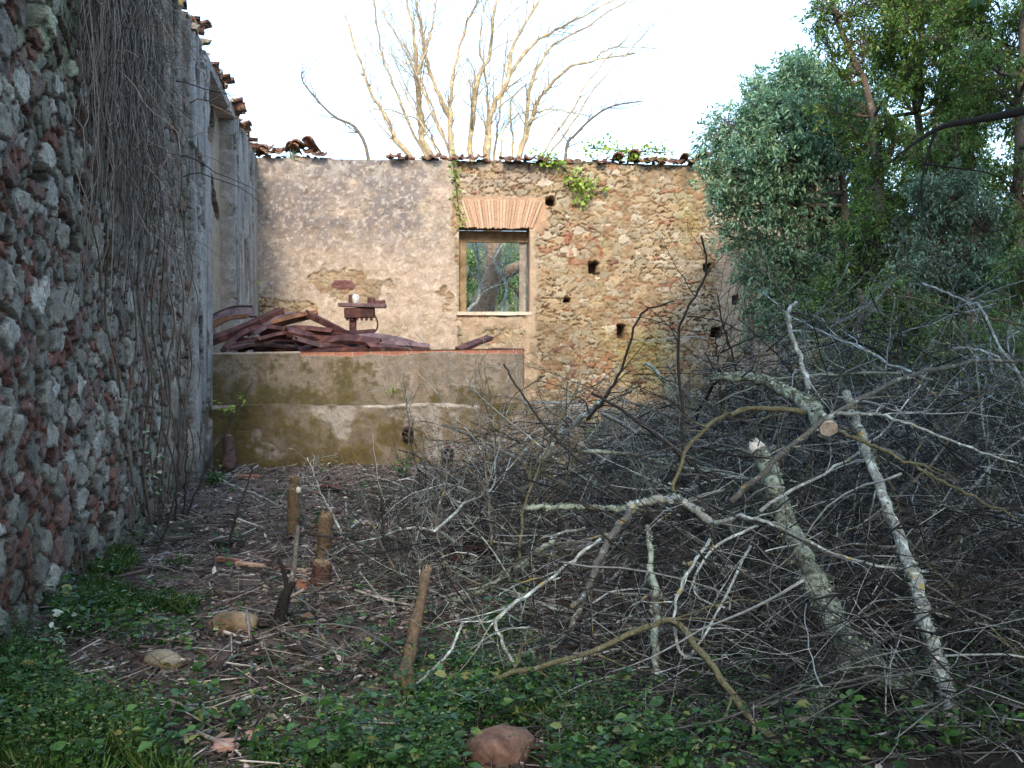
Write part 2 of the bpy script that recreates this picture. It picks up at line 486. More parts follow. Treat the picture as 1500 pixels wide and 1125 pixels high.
# ------------------------------------------------------------------ stone fields
def stones(u, v, cw, ch, seed, size_var=0.9, warp=0.35):
    """power-diagram stones on the (u, v) plane; returns id hash randoms (n,4), edge distance, local u, v of the stone"""
    shp = u.shape
    u = u.ravel(); v = v.ravel()
    wu = u + cw * warp * (fbm(u / cw * 1.7, v / ch * 1.7, seed + 50, 3) - 0.5) * 1.6
    wv = v + ch * warp * (fbm(u / cw * 1.7 + 40, v / ch * 1.7 + 7, seed + 60, 3) - 0.5) * 1.6
    ci = np.floor(wu / cw).astype(np.int64); cj = np.floor(wv / ch).astype(np.int64)
    best = np.full(u.shape, 1e9); sec = np.full(u.shape, 1e9)
    bi = np.zeros(u.shape, np.int64); bj = np.zeros(u.shape, np.int64)
    bx = np.zeros(u.shape); by = np.zeros(u.shape); sx = np.zeros(u.shape); sy = np.zeros(u.shape)
    asp = cw / ch * 0.9
    for di in range(-3, 4):
        for dj in range(-3, 4):
            i = ci + di; j = cj + dj
            px = (i + 0.5 + 0.5 * (j % 2) + 0.75 * (_hash(i, j, seed) - 0.5)) * cw
            py = (j + 0.5 + 0.7 * (_hash(i, j, seed + 1) - 0.5)) * ch
            w = _hash(i, j, seed + 2)
            rr = (w ** 2.2) * size_var * cw
            d = (wu - px) ** 2 + ((wv - py) * asp) ** 2 - rr * rr
            nb = d < best
            ns = (~nb) & (d < sec)
            sec = np.where(nb, best, np.where(ns, d, sec))
            sx = np.where(nb, bx, np.where(ns, px, sx)); sy = np.where(nb, by, np.where(ns, py, sy))
            best = np.where(nb, d, best)
            bi = np.where(nb, i, bi); bj = np.where(nb, j, bj); bx = np.where(nb, px, bx); by = np.where(nb, py, by)
    sep = np.sqrt((sx - bx) ** 2 + ((sy - by) * asp) ** 2) + 1e-6
    e = (sec - best) / (2 * sep)
    rnd = np.stack([_hash(bi, bj, seed + 10 + k) for k in range(5)], -1)
    w = _hash(bi, bj, seed + 2)
    return rnd, e, wu - bx, wv - by, w


# ------------------------------------------------------------------ left wall
XL0, SL = -1.825, -0.162
dL = np.array([SL, 1.0, 0]) / math.hypot(SL, 1); nL = np.array([dL[1], -dL[0], 0])
OL = np.array([XL0, 0, 0])
HL = 5.28


def L(s, z, off=0.0):
    return OL + dL * s + nL * off + np.array([0, 0, z])


def left_wall():
    ss = np.concatenate([np.arange(-0.6, 4.2, 0.06), np.arange(4.2, 10.0, 0.0125), np.arange(10.0, 20.6, 0.02)])
    zs = np.arange(-0.25, HL + 0.001, 0.0155)
    S, Z = np.meshgrid(ss, zs, indexing='ij')
    rnd, e, lu, lv, w = stones(S, Z, 0.155, 0.112, 100, 1.0, 0.5)
    s = S.ravel(); z = Z.ravel()
    rgh = fbm(s * 24, z * 24, 139, 4)
    e = e + 0.013 * (rgh - 0.5)
    dome = sstep(0.003, 0.018, e)
    fill = sstep(0.38, 0.62, fbm(s * 2.6, z * 2.6, 138, 3))
    gap = (1 - sstep(0.006, 0.017, e)) * (1 - 0.3 * fill)
    big = sstep(0.35, 0.8, w)
    h = dome * (0.008 + 0.024 * rnd[:, 0] * (0.4 + big)) - gap * (0.035 + 0.035 * rnd[:, 3])
    h += dome * ((rnd[:, 1] - 0.5) * lu * 0.24 + (rnd[:, 2] - 0.5) * lv * 0.3)
    h += 0.022 * (rgh - 0.5) * (0.4 + 0.6 * dome) + 0.018 * (fbm(s * 7, z * 7, 140, 3) - 0.5)
    crnd, ce, cu, cv, cw_ = stones(S, Z, 0.058, 0.036, 180, 0.8, 0.5)
    chip = (1 - sstep(0.012, 0.02, e)) * (crnd[:, 4] > 0.62) * sstep(0.001, 0.006, ce)
    h = h * (1 - chip) + chip * (0.004 + 0.02 * crnd[:, 0] + (crnd[:, 1] - 0.5) * cu * 0.5)
    missing = (rnd[:, 4] > 0.975)
    h -= missing * 0.10 * dome
    h += 0.10 * (fbm(s * 0.6, z * 0.6, 141, 3) - 0.5)
    # stone colours
    cg = mix((0.205, 0.185, 0.145), (0.37, 0.335, 0.27), rnd[:, 1])
    cp = mix((0.17, 0.095, 0.078), (0.30, 0.19, 0.155), rnd[:, 2])
    cb = mix((0.19, 0.075, 0.05), (0.30, 0.14, 0.10), rnd[:, 3])
    cl = mix((0.38, 0.355, 0.30), (0.52, 0.485, 0.41), rnd[:, 0])
    pick = rnd[:, 3] * 0.6 + rnd[:, 4] * 0.4
    small = 1 - big
    col = cg
    low = sstep(3.2, 0.6, z)
    col = mix(col, cp, (pick < 0.27).astype(float))
    col = mix(col, cl, ((pick > 0.66) & (big > 0.2)).astype(float))
    col = mix(col, cb, ((rnd[:, 2] < 0.24 + 0.12 * low + 0.5 * low * sstep(7.6, 5.6, s)) & (small > 0.35)).astype(float))
    col = 1.32 * col * (0.8 + 0.6 * rnd[:, 4:5] * rnd[:, 1:2] + 0.2 * rnd[:, 2:3])
    mort = mix((0.06, 0.042, 0.034), (0.13, 0.09, 0.07), fbm(s * 9, z * 9, 143, 3))
    col = mix(col, mort, gap)
    cc = mix(mix((0.18, 0.17, 0.14), (0.33, 0.31, 0.27), crnd[:, 1]), cb, (crnd[:, 2] < 0.45).astype(float))
    col = mix(col, cc, chip)
    col = mix(col, (0.36, 0.37, 0.31), sstep(0.60, 0.70, fbm(s * 12, z * 12, 146, 4)) * 0.45)
    col = mix(col, col * 0.55, sstep(0.60, 0.72, fbm(s * 5, z * 5, 147, 4)) * 0.7)
    green = sstep(0.5, 0.75, fbm(s * 1.3, z * 1.3, 145, 3)) * sstep(2.0, 4.2, z)
    col = mix(col, col * np.array([0.75, 0.88, 0.62]), green)
    # flaking render further along
    drip = fbm(s * 9, z * 0.9, 150, 4)
    edge = s + 1.1 * (fbm(s * 0.9, z * 0.8, 152, 3) - 0.5) + 0.5 * (drip - 0.5)
    fl = 0.9 * sstep(9.6, 10.8, edge) * (1 - 0.9 * sstep(0.47, 0.58, fbm(s * 4, z * 3.2, 153, 4)) * sstep(5.2, 3.0, z))
    band = sstep(7.4, 8.0, edge) * sstep(0.54, 0.66, fbm(s * 4.5, z * 0.5, 155, 3)) * 0.6 * sstep(1.0, 3.0, z)
    fl = np.maximum(fl, band)
    hp = 0.045 + 0.09 * (drip - 0.5) + 0.05 * (fbm(s * 22, z * 5, 156, 4) - 0.5)
    h = h * (1 - fl) + hp * fl
    cf = mix((0.23, 0.185, 0.145), (0.50, 0.43, 0.35), sstep(0.3, 0.7, fbm(s * 7, z * 1.6, 158, 4)))
    cf = mix(cf, (0.30, 0.15, 0.09), sstep(0.62, 0.74, fbm(s * 5, z * 4, 159, 3)) * 0.8)
    cf = mix(cf, (0.09, 0.075, 0.06), sstep(0.6, 0.78, fbm(s * 14, z * 0.8, 160, 3)))
    col = mix(col, cf, fl)
    # grey piers and the recess with pale plaster between them
    pier = sstep(11.75, 11.95, edge * 0.5 + s * 0.5)
    streak = fbm(s * 16, z * 0.45, 162, 4)
    cpier = mix((0.32, 0.305, 0.28), (0.55, 0.52, 0.47), sstep(0.3, 0.7, streak * 0.5 + 0.5 * fbm(s * 3, z * 2.2, 165, 4)))
    cpier = mix(cpier, (0.16, 0.15, 0.14), sstep(0.62, 0.75, fbm(s * 8, z * 0.8, 163, 4)) * 0.8)
    chp = sstep(0.60, 0.63, fbm(s * 2.6, z * 1.9, 166, 5)); cpier = mix(cpier, cf * 0.8, chp)
    h = h * (1 - pier) + (0.10 - 0.045 * chp + 0.018 * (streak - 0.5) + 0.012 * (fbm(s * 20, z * 20, 164, 3) - 0.5)) * pier
    col = mix(col, cpier, pier)
    rec = ((s > 13.42) & (s < 16.3) & (z > 1.3) & (z < 5.12)).astype(float)
    deep = 0.12 + 0.0 * s
    hole = rec * (((s - 15.0) / 0.75) ** 2 + ((z - 4.85 - 0.2 * (fbm(s * 3, z * 3, 4, 2) - 0.5)) / 0.33) ** 2 < 1 + 1.2 * (fbm(s * 6, z * 6, 16, 3) - 0.5))
    hole = np.maximum(hole, rec * (((s - 15.3) / 0.9) ** 2 + ((z - 3.85 + 0.35 * (s - 15.3)) / 0.24) ** 2 < 1 + 1.2 * (fbm(s * 5, z * 5, 6, 2) - 0.5)))
    col = mix(col, mix((0.42, 0.33, 0.24), (0.54, 0.44, 0.33), fbm(s * 2.5, z * 2.5, 168, 4)), rec)
    h = h * (1 - rec) + (-deep + 0.02 * (fbm(s * 5, z * 5, 169, 3) - 0.5)) * rec - hole * 0.5
    col = mix(col, (0.12, 0.08, 0.06), hole)
    # dark gap low on the near wall top (fallen stone) as in the photograph
    gaps = (((s - 6.1) / 0.12) ** 2 + ((z - 3.62) / 0.2) ** 2 < 1).astype(float) + (((s - 6.2) / 0.16) ** 2 + ((z - 2.6) / 0.07) ** 2 < 1)
    h -= gaps * 0.16
    # darker and greener towards the base
    base = sstep(0.5, 0.05, z + 0.25 * (fbm(s * 2, z * 2, 170, 3) - 0.5))
    col = mix(col, (0.075, 0.08, 0.045), base * 0.5)
    V = OL + dL * s[:, None] + nL * h[:, None] + np.stack([0 * z, 0 * z, z + 0.06 * (z > HL - 0.02) * (fbm(s * 3, z, 171, 2) - 0.5)], -1)
    root = empty('stone_wall', L(0, 0), 'tall rubble stone wall receding along the side, with grey rendered piers at its far end', 'wall')
    nu, nv = len(ss), len(zs)
    build('masonry', V, [grid_faces(nu, nv)], M['masonry'], parent=root, cols=col)
    # core, so that the wall has a thickness and a back
    v, f = boxmesh(21.6, 0.55, HL + 0.24, 0)
    ang = math.atan2(dL[1], dL[0])
    v, f = xf((v, f), L(9.9, (HL - 0.24) / 2 - 0.02, -0.98), (0, 0, ang))
    build('core', v, f, M['sill'], parent=root, smooth=False)
    # ragged coping closing the top between face and core
    s2 = np.arange(-0.6, 20.6, 0.05); t2 = np.linspace(0.03, -1.2, 14)
    S2, T2 = np.meshgrid(s2, t2, indexing='ij')
    Z2 = HL - 0.03 + 0.16 * (fbm(S2 * 2.2, T2 * 5, 175, 4) - 0.35) * sstep(0.03, -0.12, T2)
    V2 = OL + dL * S2.reshape(-1, 1) + nL * T2.reshape(-1, 1) + np.stack([0 * S2.ravel(), 0 * S2.ravel(), Z2.ravel()], -1)
    c2 = mix((0.13, 0.10, 0.08), (0.26, 0.21, 0.17), fbm(S2 * 6, T2 * 6, 176, 3).ravel())
    build('coping', V2, [grid_faces(len(s2), 14)], M['masonry'], parent=root, cols=c2)
    return root


LW = left_wall()

# ------------------------------------------------------------------ back wall
aB = rad(5.0)
CB = np.array([-5.16, 20.3, 0]); dB = np.array([math.cos(aB), math.sin(aB), 0]); nB = np.array([math.sin(aB), -math.cos(aB), 0])


def sB(px):
    u = (px - 750) / FPX
    return (u * CB[1] - CB[0]) / (dB[0] - u * dB[1])


def zB(px, py):
    return CAM_Z + slope(py) * (CB[1] + sB(px) * dB[1])


def B(s, z, off=0.0):
    return CB + dB * s + nB * off + np.array([0, 0, z])


def Bp(px, py, off=0.0):
    return B(sB(px), zB(px, py), off)


HB = zB(700, 234)
WX0, WX1 = sB(672.5), sB(775.5)
WZ0, WZ1 = zB(722, 460), zB(722, 333)


def ell(s, z, px, py, rx, ry):
    return ((s - sB(px)) / (rx / 72.0)) ** 2 + ((z - zB(px, py)) / (ry / 72.0)) ** 2


def back_wall():
    st = 0.021
    SE = sB(1230)
    ss = np.arange(-0.3, SE, st); zs = np.arange(-0.3, HB + 0.001, st)
    # snap to the opening
    for a in (WX0, WX1): ss[np.argmin(abs(ss - a))] = a
    for a in (WZ0, WZ1): zs[np.argmin(abs(zs - a))] = a
    S, Z = np.meshgrid(ss, zs, indexing='ij')
    rnd, e, lu, lv, w = stones(S, Z, 0.20, 0.09, 300, 0.85, 0.6)
    s = S.ravel(); z = Z.ravel()
    rgh = fbm(s * 17, z * 17, 339, 4)
    e = e + 0.024 * (rgh - 0.5)
    fill = sstep(0.35, 0.6, fbm(s * 1.8, z * 2.2, 338, 4))
    dome = sstep(0.0, 0.02, e); gap = (1 - sstep(0.003, 0.014, e))
    big = sstep(0.3, 0.8, w)
    h = dome * (0.006 + 0.022 * rnd[:, 0]) * (1 - 0.4 * fill) - gap * 0.055 * (1 - 0.6 * fill)
    h += dome * ((rnd[:, 1] - 0.5) * lu * 0.10 + (rnd[:, 2] - 0.5) * lv * 0.2) * (1 - 0.5 * fill) + 0.03 * (fbm(s * 9, z * 9, 340, 4) - 0.5)
    c1 = mix((0.36, 0.27, 0.16), (0.50, 0.385, 0.24), rnd[:, 1])
    c2 = mix((0.33, 0.28, 0.19), (0.46, 0.39, 0.27), rnd[:, 2])
    c3 = mix((0.32, 0.165, 0.095), (0.44, 0.26, 0.165), rnd[:, 3])
    c4 = mix((0.50, 0.42, 0.31), (0.60, 0.52, 0.40), rnd[:, 0])
    c5 = np.array((0.20, 0.10, 0.085))
    pick = rnd[:, 4]
    col = mix(c1, c2, (pick > 0.6).astype(float))
    col = mix(col, c4, (pick < 0.12).astype(float))
    lowr = sstep(2.6, 0.8, z)
    col = mix(col, c3, (((rnd[:, 2] < 0.22 + 0.3 * lowr) & (big < 0.5))).astype(float))
    col = mix(col, c5 + 0 * col, ((rnd[:, 0] > 0.985)).astype(float))
    mort = mix((0.20, 0.125, 0.065), (0.40, 0.28, 0.16), fbm(s * 5, z * 5, 343, 3))
    col = mix(col, mort, np.maximum(gap, 0.75 * sstep(0.5, 0.62, fbm(s * 6, z * 7, 348, 4)) * fill))
    # yellow green algae in the middle of the bare masonry, greyer towards the left of it
    al = sstep(0.5, 0.72, fbm(s * 0.9, z * 0.7, 345, 4)) * sstep(sB(850), sB(930), s)
    col = mix(col, col * np.array([0.88, 0.92, 0.55]), al * 0.8)
    gr = sstep(0.42, 0.62, fbm(s * 1.2, z * 1.2, 346, 3)) * sstep(sB(900), sB(790), s) * sstep(3.4, 2.2, z)
    col = mix(col, col * np.array([0.72, 0.74, 0.76]), gr)
    # ---- plaster of the left half
    edge = s + 0.30 * (fbm(s * 2.5, z * 2.5, 350, 5) - 0.5)
    pl = sstep(sB(670), sB(668), edge)
    bare = (ell(s, z, 515, 420, 62, 26) + 2.2 * (fbm(s * 3.4, z * 3.4, 351, 5) - 0.5)) < 0.8
    bare |= (ell(s, z, 652, 440, 26, 30) + 2.4 * (fbm(s * 4, z * 4, 354, 4) - 0.5)) < 0.45
    bare |= (ell(s, z, 400, 452, 60, 20) + 1.6 * (fbm(s * 3, z * 3, 358, 4) - 0.5)) < 0.7
    thin = 0.25 * (sstep(0.54, 0.62, fbm(s * 7, z * 7, 352, 3)))
    pl = pl * (1 - 0.8 * bare - thin * (1 - bare))
    strip = sstep(sB(768), sB(772), s) * sstep(sB(790), sB(783), edge) * sstep(zB(780, 300), zB(780, 335), z)
    under = sstep(sB(672), sB(680), s) * sstep(sB(790), sB(775), s) * sstep(WZ0 - 0.05, WZ0 - 0.12, z) * 0.85 * sstep(0.3, 0.5, fbm(s * 2.2, z * 2.2, 353, 3))
    ends = sstep(sB(1046), sB(1060), s + 0.3 * (fbm(s, z * 1.2, 357, 3) - 0.5)) * 0.8
    pale = np.maximum(strip, np.maximum(under, ends))
    plaster = np.maximum(pl, pale)
    f1 = fbm(s * 1.1, z * 1.1, 360, 5); f2 = fbm(s * 5, z * 5, 361, 4); f3 = fbm(s * 19, z * 19, 362, 3)
    cpl = mix((0.42, 0.335, 0.255), (0.57, 0.465, 0.36), f2)
    # soot grey weathering: upper middle of the plaster
    zz = sstep(zB(520, 400), zB(520, 300), z)
    soot = sstep(0.28, 0.52, f1 + 0.25 * (f2 - 0.5)) * zz * sstep(sB(680), sB(610), s)
    soot = np.maximum(soot, 0.75 * sstep(0.40, 0.6, fbm(s * 0.9, z * 1.6, 363, 4)) * sstep(zB(400, 345), zB(400, 300), z) * sstep(sB(700), sB(600), s))
    soot = np.maximum(soot, 0.6 * sstep(sB(470), sB(385), s) * sstep(0.35, 0.55, fbm(s * 2, z * 1.2, 364, 4)))
    soot *= 0.55 + 0.7 * sstep(0.3, 0.62, f3 * 0.5 + f2 * 0.5)
    cs = mix((0.165, 0.145, 0.145), (0.27, 0.24, 0.225), f3)
    cpl = mix(cpl, cs, np.clip(soot, 0, 0.92))
    topw = sstep(HB - 0.75, HB - 0.2, z) * sstep(0.5, 0.66, fbm(s * 9, z * 9, 365, 3))
    cpl = mix(cpl, cs, 0.45 * sstep(0.56, 0.66, fbm(s * 13, z * 13, 373, 4)) * sstep(zB(520, 430), zB(520, 330), z))
    cpl = mix(cpl, (0.68, 0.60, 0.50), 0.5 * sstep(0.60, 0.68, fbm(s * 17, z * 17, 374, 3)))
    cpl = mix(cpl, (0.50, 0.46, 0.40), topw * 0.6)
    cpl = mix(cpl, (0.33, 0.29, 0.24), strip * 0.0)
    lowm = sstep(zB(600, 470), zB(600, 500), z) * sstep(0.42, 0.6, fbm(s * 3, z * 3, 366, 3))
    cpl = mix(cpl, (0.24, 0.205, 0.12), lowm * 0.7)
    cpale = mix((0.44, 0.33, 0.22), (0.56, 0.43, 0.30), f2)
    cpl = mix(cpl, cpale, pale)
    cpl = mix(cpl, (0.27, 0.21, 0.13), pale * sstep(0.45, 0.65, f2) * sstep(zB(780, 470), zB(780, 520), z))
    hp = 0.045 + 0.03 * (f1 - 0.5) + 0.016 * (f2 - 0.5) + 0.01 * (f3 - 0.5)
    h = h * (1 - plaster) + hp * plaster
    col = mix(col, cpl, plaster)
    # big stones seen in the bare patch
    q = ell(s, z, 503, 417, 18, 7) + 2.2 * (fbm(s * 5, z * 5, 368, 3) - 0.5); col = mix(col, (0.20, 0.095, 0.09), (q < 1).astype(float)); h += 0.02 * (q < 1)
    # orange bedding around the brick arch
    ar = sstep(sB(662), sB(670), s) * sstep(sB(806), sB(796), s) * sstep(zB(730, 338), zB(730, 333), z) * sstep(zB(730, 284), zB(730, 292), z)
    col = mix(col, mix((0.46, 0.29, 0.18), (0.56, 0.37, 0.24), f3), ar); h = h * (1 - ar) + 0.004 * ar
    # red brick relics right of the window
    for (ax, ay), (bx, by), wd in (((831, 330), (836, 378), 6), ((867, 338), (880, 372), 6), ((832, 388), (880, 386), 3)):
        p0 = np.array([sB(ax), zB(ax, ay)]); p1 = np.array([sB(bx), zB(bx, by)])
        t = np.clip(((s - p0[0]) * (p1 - p0)[0] + (z - p0[1]) * (p1 - p0)[1]) / np.sum((p1 - p0) ** 2), 0, 1)
        dd = np.hypot(s - p0[0] - t * (p1 - p0)[0], z - p0[1] - t * (p1 - p0)[1])
        k = sstep(wd / 72.0, wd / 72.0 * 0.5, dd + 0.16 * (fbm(s * 8, z * 8, 369, 3) - 0.5)) * sstep(0.40, 0.52, fbm(s * 6, z * 10, 367, 3))
        col = mix(col, mix((0.28, 0.10, 0.06), (0.4, 0.19, 0.12), f3), k * 0.85)
    # darker streaks towards the wall top on the right
    dk = sstep(HB - 1.0, HB - 0.1, z) * sstep(sB(930), sB(1000), s) * sstep(0.35, 0.6, fbm(s * 3.5, z * 0.8, 370, 3))
    col = mix(col, (0.17, 0.12, 0.085), dk * 0.75)
    vio = sstep(HB - 0.9, HB - 0.3, z) * sstep(sB(670), sB(700), s) * sstep(sB(830), sB(790), s) * sstep(0.42, 0.6, fbm(s * 1.3, z * 1.5, 371, 3))
    col = mix(col, (0.34, 0.275, 0.235), vio * 0.6)
    # putlog holes
    for px, py, rx, ry in ((806, 294, 7, 6), (869, 392, 7, 9), (1035, 392, 6, 6), (910, 485, 6, 10), (1049, 487, 8, 8), (830, 440, 5, 3), (1076, 440, 5, 6)):
        k = (np.abs(s - sB(px)) < rx / 72.0 + 0.03 * (f3 - 0.5)) & (np.abs(z - zB(px, py)) < ry / 72.0 + 0.03 * (f2 - 0.5))
        h = np.where(k, -0.38, h); col = np.where(k[:, None], np.array([[0.10, 0.075, 0.05]]), col)  # hole insides also coloured dark, their shade painted in
    # flush round the opening
    inw = (s > WX0 - 0.001) & (s < WX1 + 0.001) & (z > WZ0 - 0.001) & (z < WZ1 + 0.001)
    h = np.where(inw, 0.012, h)
    # ragged top
    ztop = np.where(z > HB - 0.03, 0.07 * (fbm(s * 2.5, 0 * s, 380, 3) - 0.7) - 0.12 * sstep(sB(487), sB(500), s) * sstep(sB(572), sB(560), s), 0)
    V = CB + dB * s[:, None] + nB * h[:, None] + np.stack([0 * z, 0 * z, z + ztop], -1)
    sc = 0.5 * (ss[:-1] + ss[1:]); zc = 0.5 * (zs[:-1] + zs[1:])
    mask = ~(((sc > WX0) & (sc < WX1))[:, None] & ((zc > WZ0) & (zc < WZ1))[None, :])
    root = empty('ruined_wall', B(0, 0), 'half plastered stone end wall with an empty square window and broken tile coping', 'wall')
    build('masonry', V, [grid_faces(len(ss), len(zs), mask)], M['far_masonry'], parent=root, cols=col)
    # back face and ends (four slabs round the opening)
    T = 0.62
    parts = []

    def slab(s0, s1, z0, z1):
        v, f = boxmesh(s1 - s0, 0.14, z1 - z0, 0)
        parts.append(xf((v, f), B((s0 + s1) / 2, (z0 + z1) / 2, -T + 0.03), (0, 0, aB)))
    slab(-0.3, WX0 - 0.004, -0.3, HB - 0.2); slab(WX1 + 0.004, SE, -0.3, HB - 0.2)
    slab(WX0 - 0.004, WX1 + 0.004, -0.3, WZ0 - 0.004); slab(WX0 - 0.004, WX1 + 0.004, WZ1 + 0.004, HB - 0.2)
    v, f = merge(parts); build('rear_face', v, f, M['sill'], parent=root, smooth=False)
    # window reveal, plastered, finely divided so that it is not dead flat
    parts = []; cols = []
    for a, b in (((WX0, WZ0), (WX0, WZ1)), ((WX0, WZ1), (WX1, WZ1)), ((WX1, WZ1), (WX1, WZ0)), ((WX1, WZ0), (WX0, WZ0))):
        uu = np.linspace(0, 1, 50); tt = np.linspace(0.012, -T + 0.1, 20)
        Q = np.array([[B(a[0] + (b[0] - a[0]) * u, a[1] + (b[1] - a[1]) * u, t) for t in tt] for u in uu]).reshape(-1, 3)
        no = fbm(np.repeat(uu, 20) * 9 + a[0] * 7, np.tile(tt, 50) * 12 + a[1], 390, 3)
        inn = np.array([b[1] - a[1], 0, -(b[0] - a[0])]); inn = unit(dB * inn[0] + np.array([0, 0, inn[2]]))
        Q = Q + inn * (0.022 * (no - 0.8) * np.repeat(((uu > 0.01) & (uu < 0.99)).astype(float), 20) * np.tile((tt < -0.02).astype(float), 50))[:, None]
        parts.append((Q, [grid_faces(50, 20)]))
        cols.append(mix((0.40, 0.27, 0.17), (0.56, 0.40, 0.27), no) if b[1] != a[1] else mix((0.28, 0.17, 0.10), (0.42, 0.28, 0.17), no))  # jambs coloured brighter, head and bottom darker: light and shade painted in
    v, f = merge(parts)
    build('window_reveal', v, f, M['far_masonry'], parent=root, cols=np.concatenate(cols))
    fr = empty('window_frame', B((WX0 + WX1) / 2, WZ0, -0.4), None, None); fr.parent = root
    fr.location = tuple(B((WX0 + WX1) / 2, WZ0, -0.4) - worldloc(root))
    for k in ('kind',): del fr[k]

    def member(name, s0, s1, z0, z1, m, dep=0.11, off=-0.40, seed=1):
        v, f = boxmesh(s1 - s0, dep, z1 - z0, 0.008, 2, 0.004, seed)
        v, f = xf((v, f), B((s0 + s1) / 2, (z0 + z1) / 2, off), (0, 0, aB))
        build(name, v, f, m, parent=fr, smooth=False)
    zl = WZ1 - 0.03
    member('lintel_beam', WX0 - 0.02, WX1 + 0.02, zl - 0.23, zl, M['wood'], 0.16, -0.42, 2)
    member('frame_post', WX0 + 0.035, WX0 + 0.165, WZ0 + 0.045, zl - 0.232, M['wood'], 0.1, -0.38, 3)
    member('frame_post', WX1 - 0.165, WX1 - 0.03, WZ0 + 0.045, zl - 0.232, M['grey_wood'], 0.1, -0.46, 4)
    # worn stone sill
    v, f = boxmesh(WX1 - WX0 + 0.10, 0.66, 0.07, 0, cuts=14)
    v, f = xf((v, f), (0, 0, 0), (0, 0, aB))
    v = v + 0.016 * (fbm(v[:, 0:1] * 6, v[:, 1:2] * 6 + v[:, 2:3] * 9, 395, 3) - 0.5)
    v = v + B((WX0 + WX1) / 2, WZ0 + 0.008, -0.27)
    build('sill', v, f, M['sill'], parent=root)
    # flat brick arch: bricks on edge, fanned
    parts = []; r = np.random.default_rng(12)
    n = 27
    for k in range(n):
        t = (k + 0.5) / n - 0.5
        px = 732 + t * 122 + 0.0
        ang = t * rad(44)
        hgt = (zB(730, 291) - zB(730, 334)) * (1.0 - 0.35 * abs(t) ** 2) / math.cos(ang) * 0.98
        v, f = boxmesh(122 / 72.0 / n * 0.86, 0.07, hgt, 0.006, 1, 0.003, k)
        v[:, 0] *= 1 + 0.22 * (v[:, 2] / hgt)
        v, f = xf((v, f), (0, 0, hgt / 2), (0, ang, 0))
        v, f = xf((v, f), (0, 0, 0), (0, 0, aB))
        parts.append((v + B(sB(730 + t * 114), zB(730, 334.5) + r.uniform(-0.02, 0.012), 0.004 + r.uniform(-0.014, 0.008)), f))
    v, f = merge(parts); build('brick_arch', v, f, M['arch_brick'], parent=root, smooth=False)
    return root


BW = back_wall()


# ------------------------------------------------------------------ roof tiles on the wall tops
def tile_mesh():
    n, k = 9, 10
    a = np.linspace(-1.2, 1.2, k); l = np.linspace(0, 0.42, n)
    A, Ls = np.meshgrid(a, l, indexing='ij')
    r0 = 0.105 - 0.05 * Ls
    vo = np.stack([np.sin(A) * r0, Ls - 0.21, np.cos(A) * r0 + 0.006 * np.sin(Ls * 17 + A)], -1).reshape(-1, 3)
    vi = np.stack([np.sin(A) * (r0 - 0.026), Ls - 0.21, np.cos(A) * (r0 - 0.026)], -1).reshape(-1, 3)
    V = np.concatenate([vo, vi])
    g = grid_faces(k, n)
    N0 = k * n
    rim = []
    idx = lambda i, j: i * n + j
    for i in range(k - 1):
        rim.append([idx(i, 0), idx(i + 1, 0), N0 + idx(i + 1, 0), N0 + idx(i, 0)])
        rim.append([idx(i, n - 1), N0 + idx(i, n - 1), N0 + idx(i + 1, n - 1), idx(i + 1, n - 1)])
    for j in range(n - 1):
        rim.append([idx(0, j), N0 + idx(0, j), N0 + idx(0, j + 1), idx(0, j + 1)])
        rim.append([idx(k - 1, j), idx(k - 1, j + 1), N0 + idx(k - 1, j + 1), N0 + idx(k - 1, j)])
    return V, [g, g[:, ::-1] + N0, np.array(rim)]


tv, tf = tile_mesh()
TILE = mesh_np('roof_tile', tv, tf, True); TILE.materials.append(M['tile'])
r = np.random.default_rng(5)


def put_tile(parent, pos, out_ang, flip, tilt, roll=0.0, sc=1.0):
    o = bpy.data.objects.new('roof_tile', TILE); C.objects.link(o); o.parent = parent
    o.location = tuple(np.asarray(pos) - worldloc(parent))
    o.rotation_euler = (tilt, (PI if flip else 0) + roll, out_ang)
    o.scale = (sc, sc, sc)
    return o


for px in list(np.arange(364, 482, 8)) + list(np.arange(580, 802, 11.5)) + list(np.arange(880, 968, 11.5)) + list(np.arange(980, 1040, 10)):
    messy = px < 490
    if 512 < px < 572 or (640 < px < 668) or r.random() < 0.05: continue
    s = sB(px)
    flip = (r.random() < (0.6 if messy else 0.88))
    z = HB + (0.03 if not flip else 0.11) + (r.uniform(0, 0.14) if messy else r.uniform(-0.02, 0.03))
    put_tile(BW, B(s, z, 0.0 + r.uniform(-0.06, 0.08)), aB + r.normal(0, 0.25 if messy else 0.08), flip, rad(-8) + r.normal(0, 0.12 if messy else 0.05), r.normal(0, 0.25 if messy else 0.08), r.uniform(1.0, 1.3))
# broken mortar and fragments along the coping of the end wall
parts = []
for k in range(170):
    px = r.uniform(362, 1190)
    s = sB(px); sz = r.uniform(0.02, 0.075)
    v, f = rock(sz * r.uniform(0.8, 2), sz, sz * r.uniform(0.5, 1), 400 + k, 1, 0.3)
    parts.append((v + B(s, HB + r.uniform(-0.03, 0.05) - (0.1 if 490 < px < 570 else 0), r.uniform(-0.25, 0.05)), f))
s2 = np.arange(-0.3, sB(1230), 0.04); t2 = np.linspace(0.035, -0.58, 12)
S2, T2 = np.meshgrid(s2, t2, indexing='ij')
Z2 = HB - 0.05 + 0.22 * (fbm(S2 * 1.7, T2 * 3, 375, 4) - 0.4) * sstep(0.04, -0.08, T2) - 0.10 * sstep(sB(487), sB(500), S2) * sstep(sB(572), sB(560), S2)
V2 = CB + dB * S2.reshape(-1, 1) + nB * T2.reshape(-1, 1) + np.stack([0 * S2.ravel(), 0 * S2.ravel(), Z2.ravel()], -1)
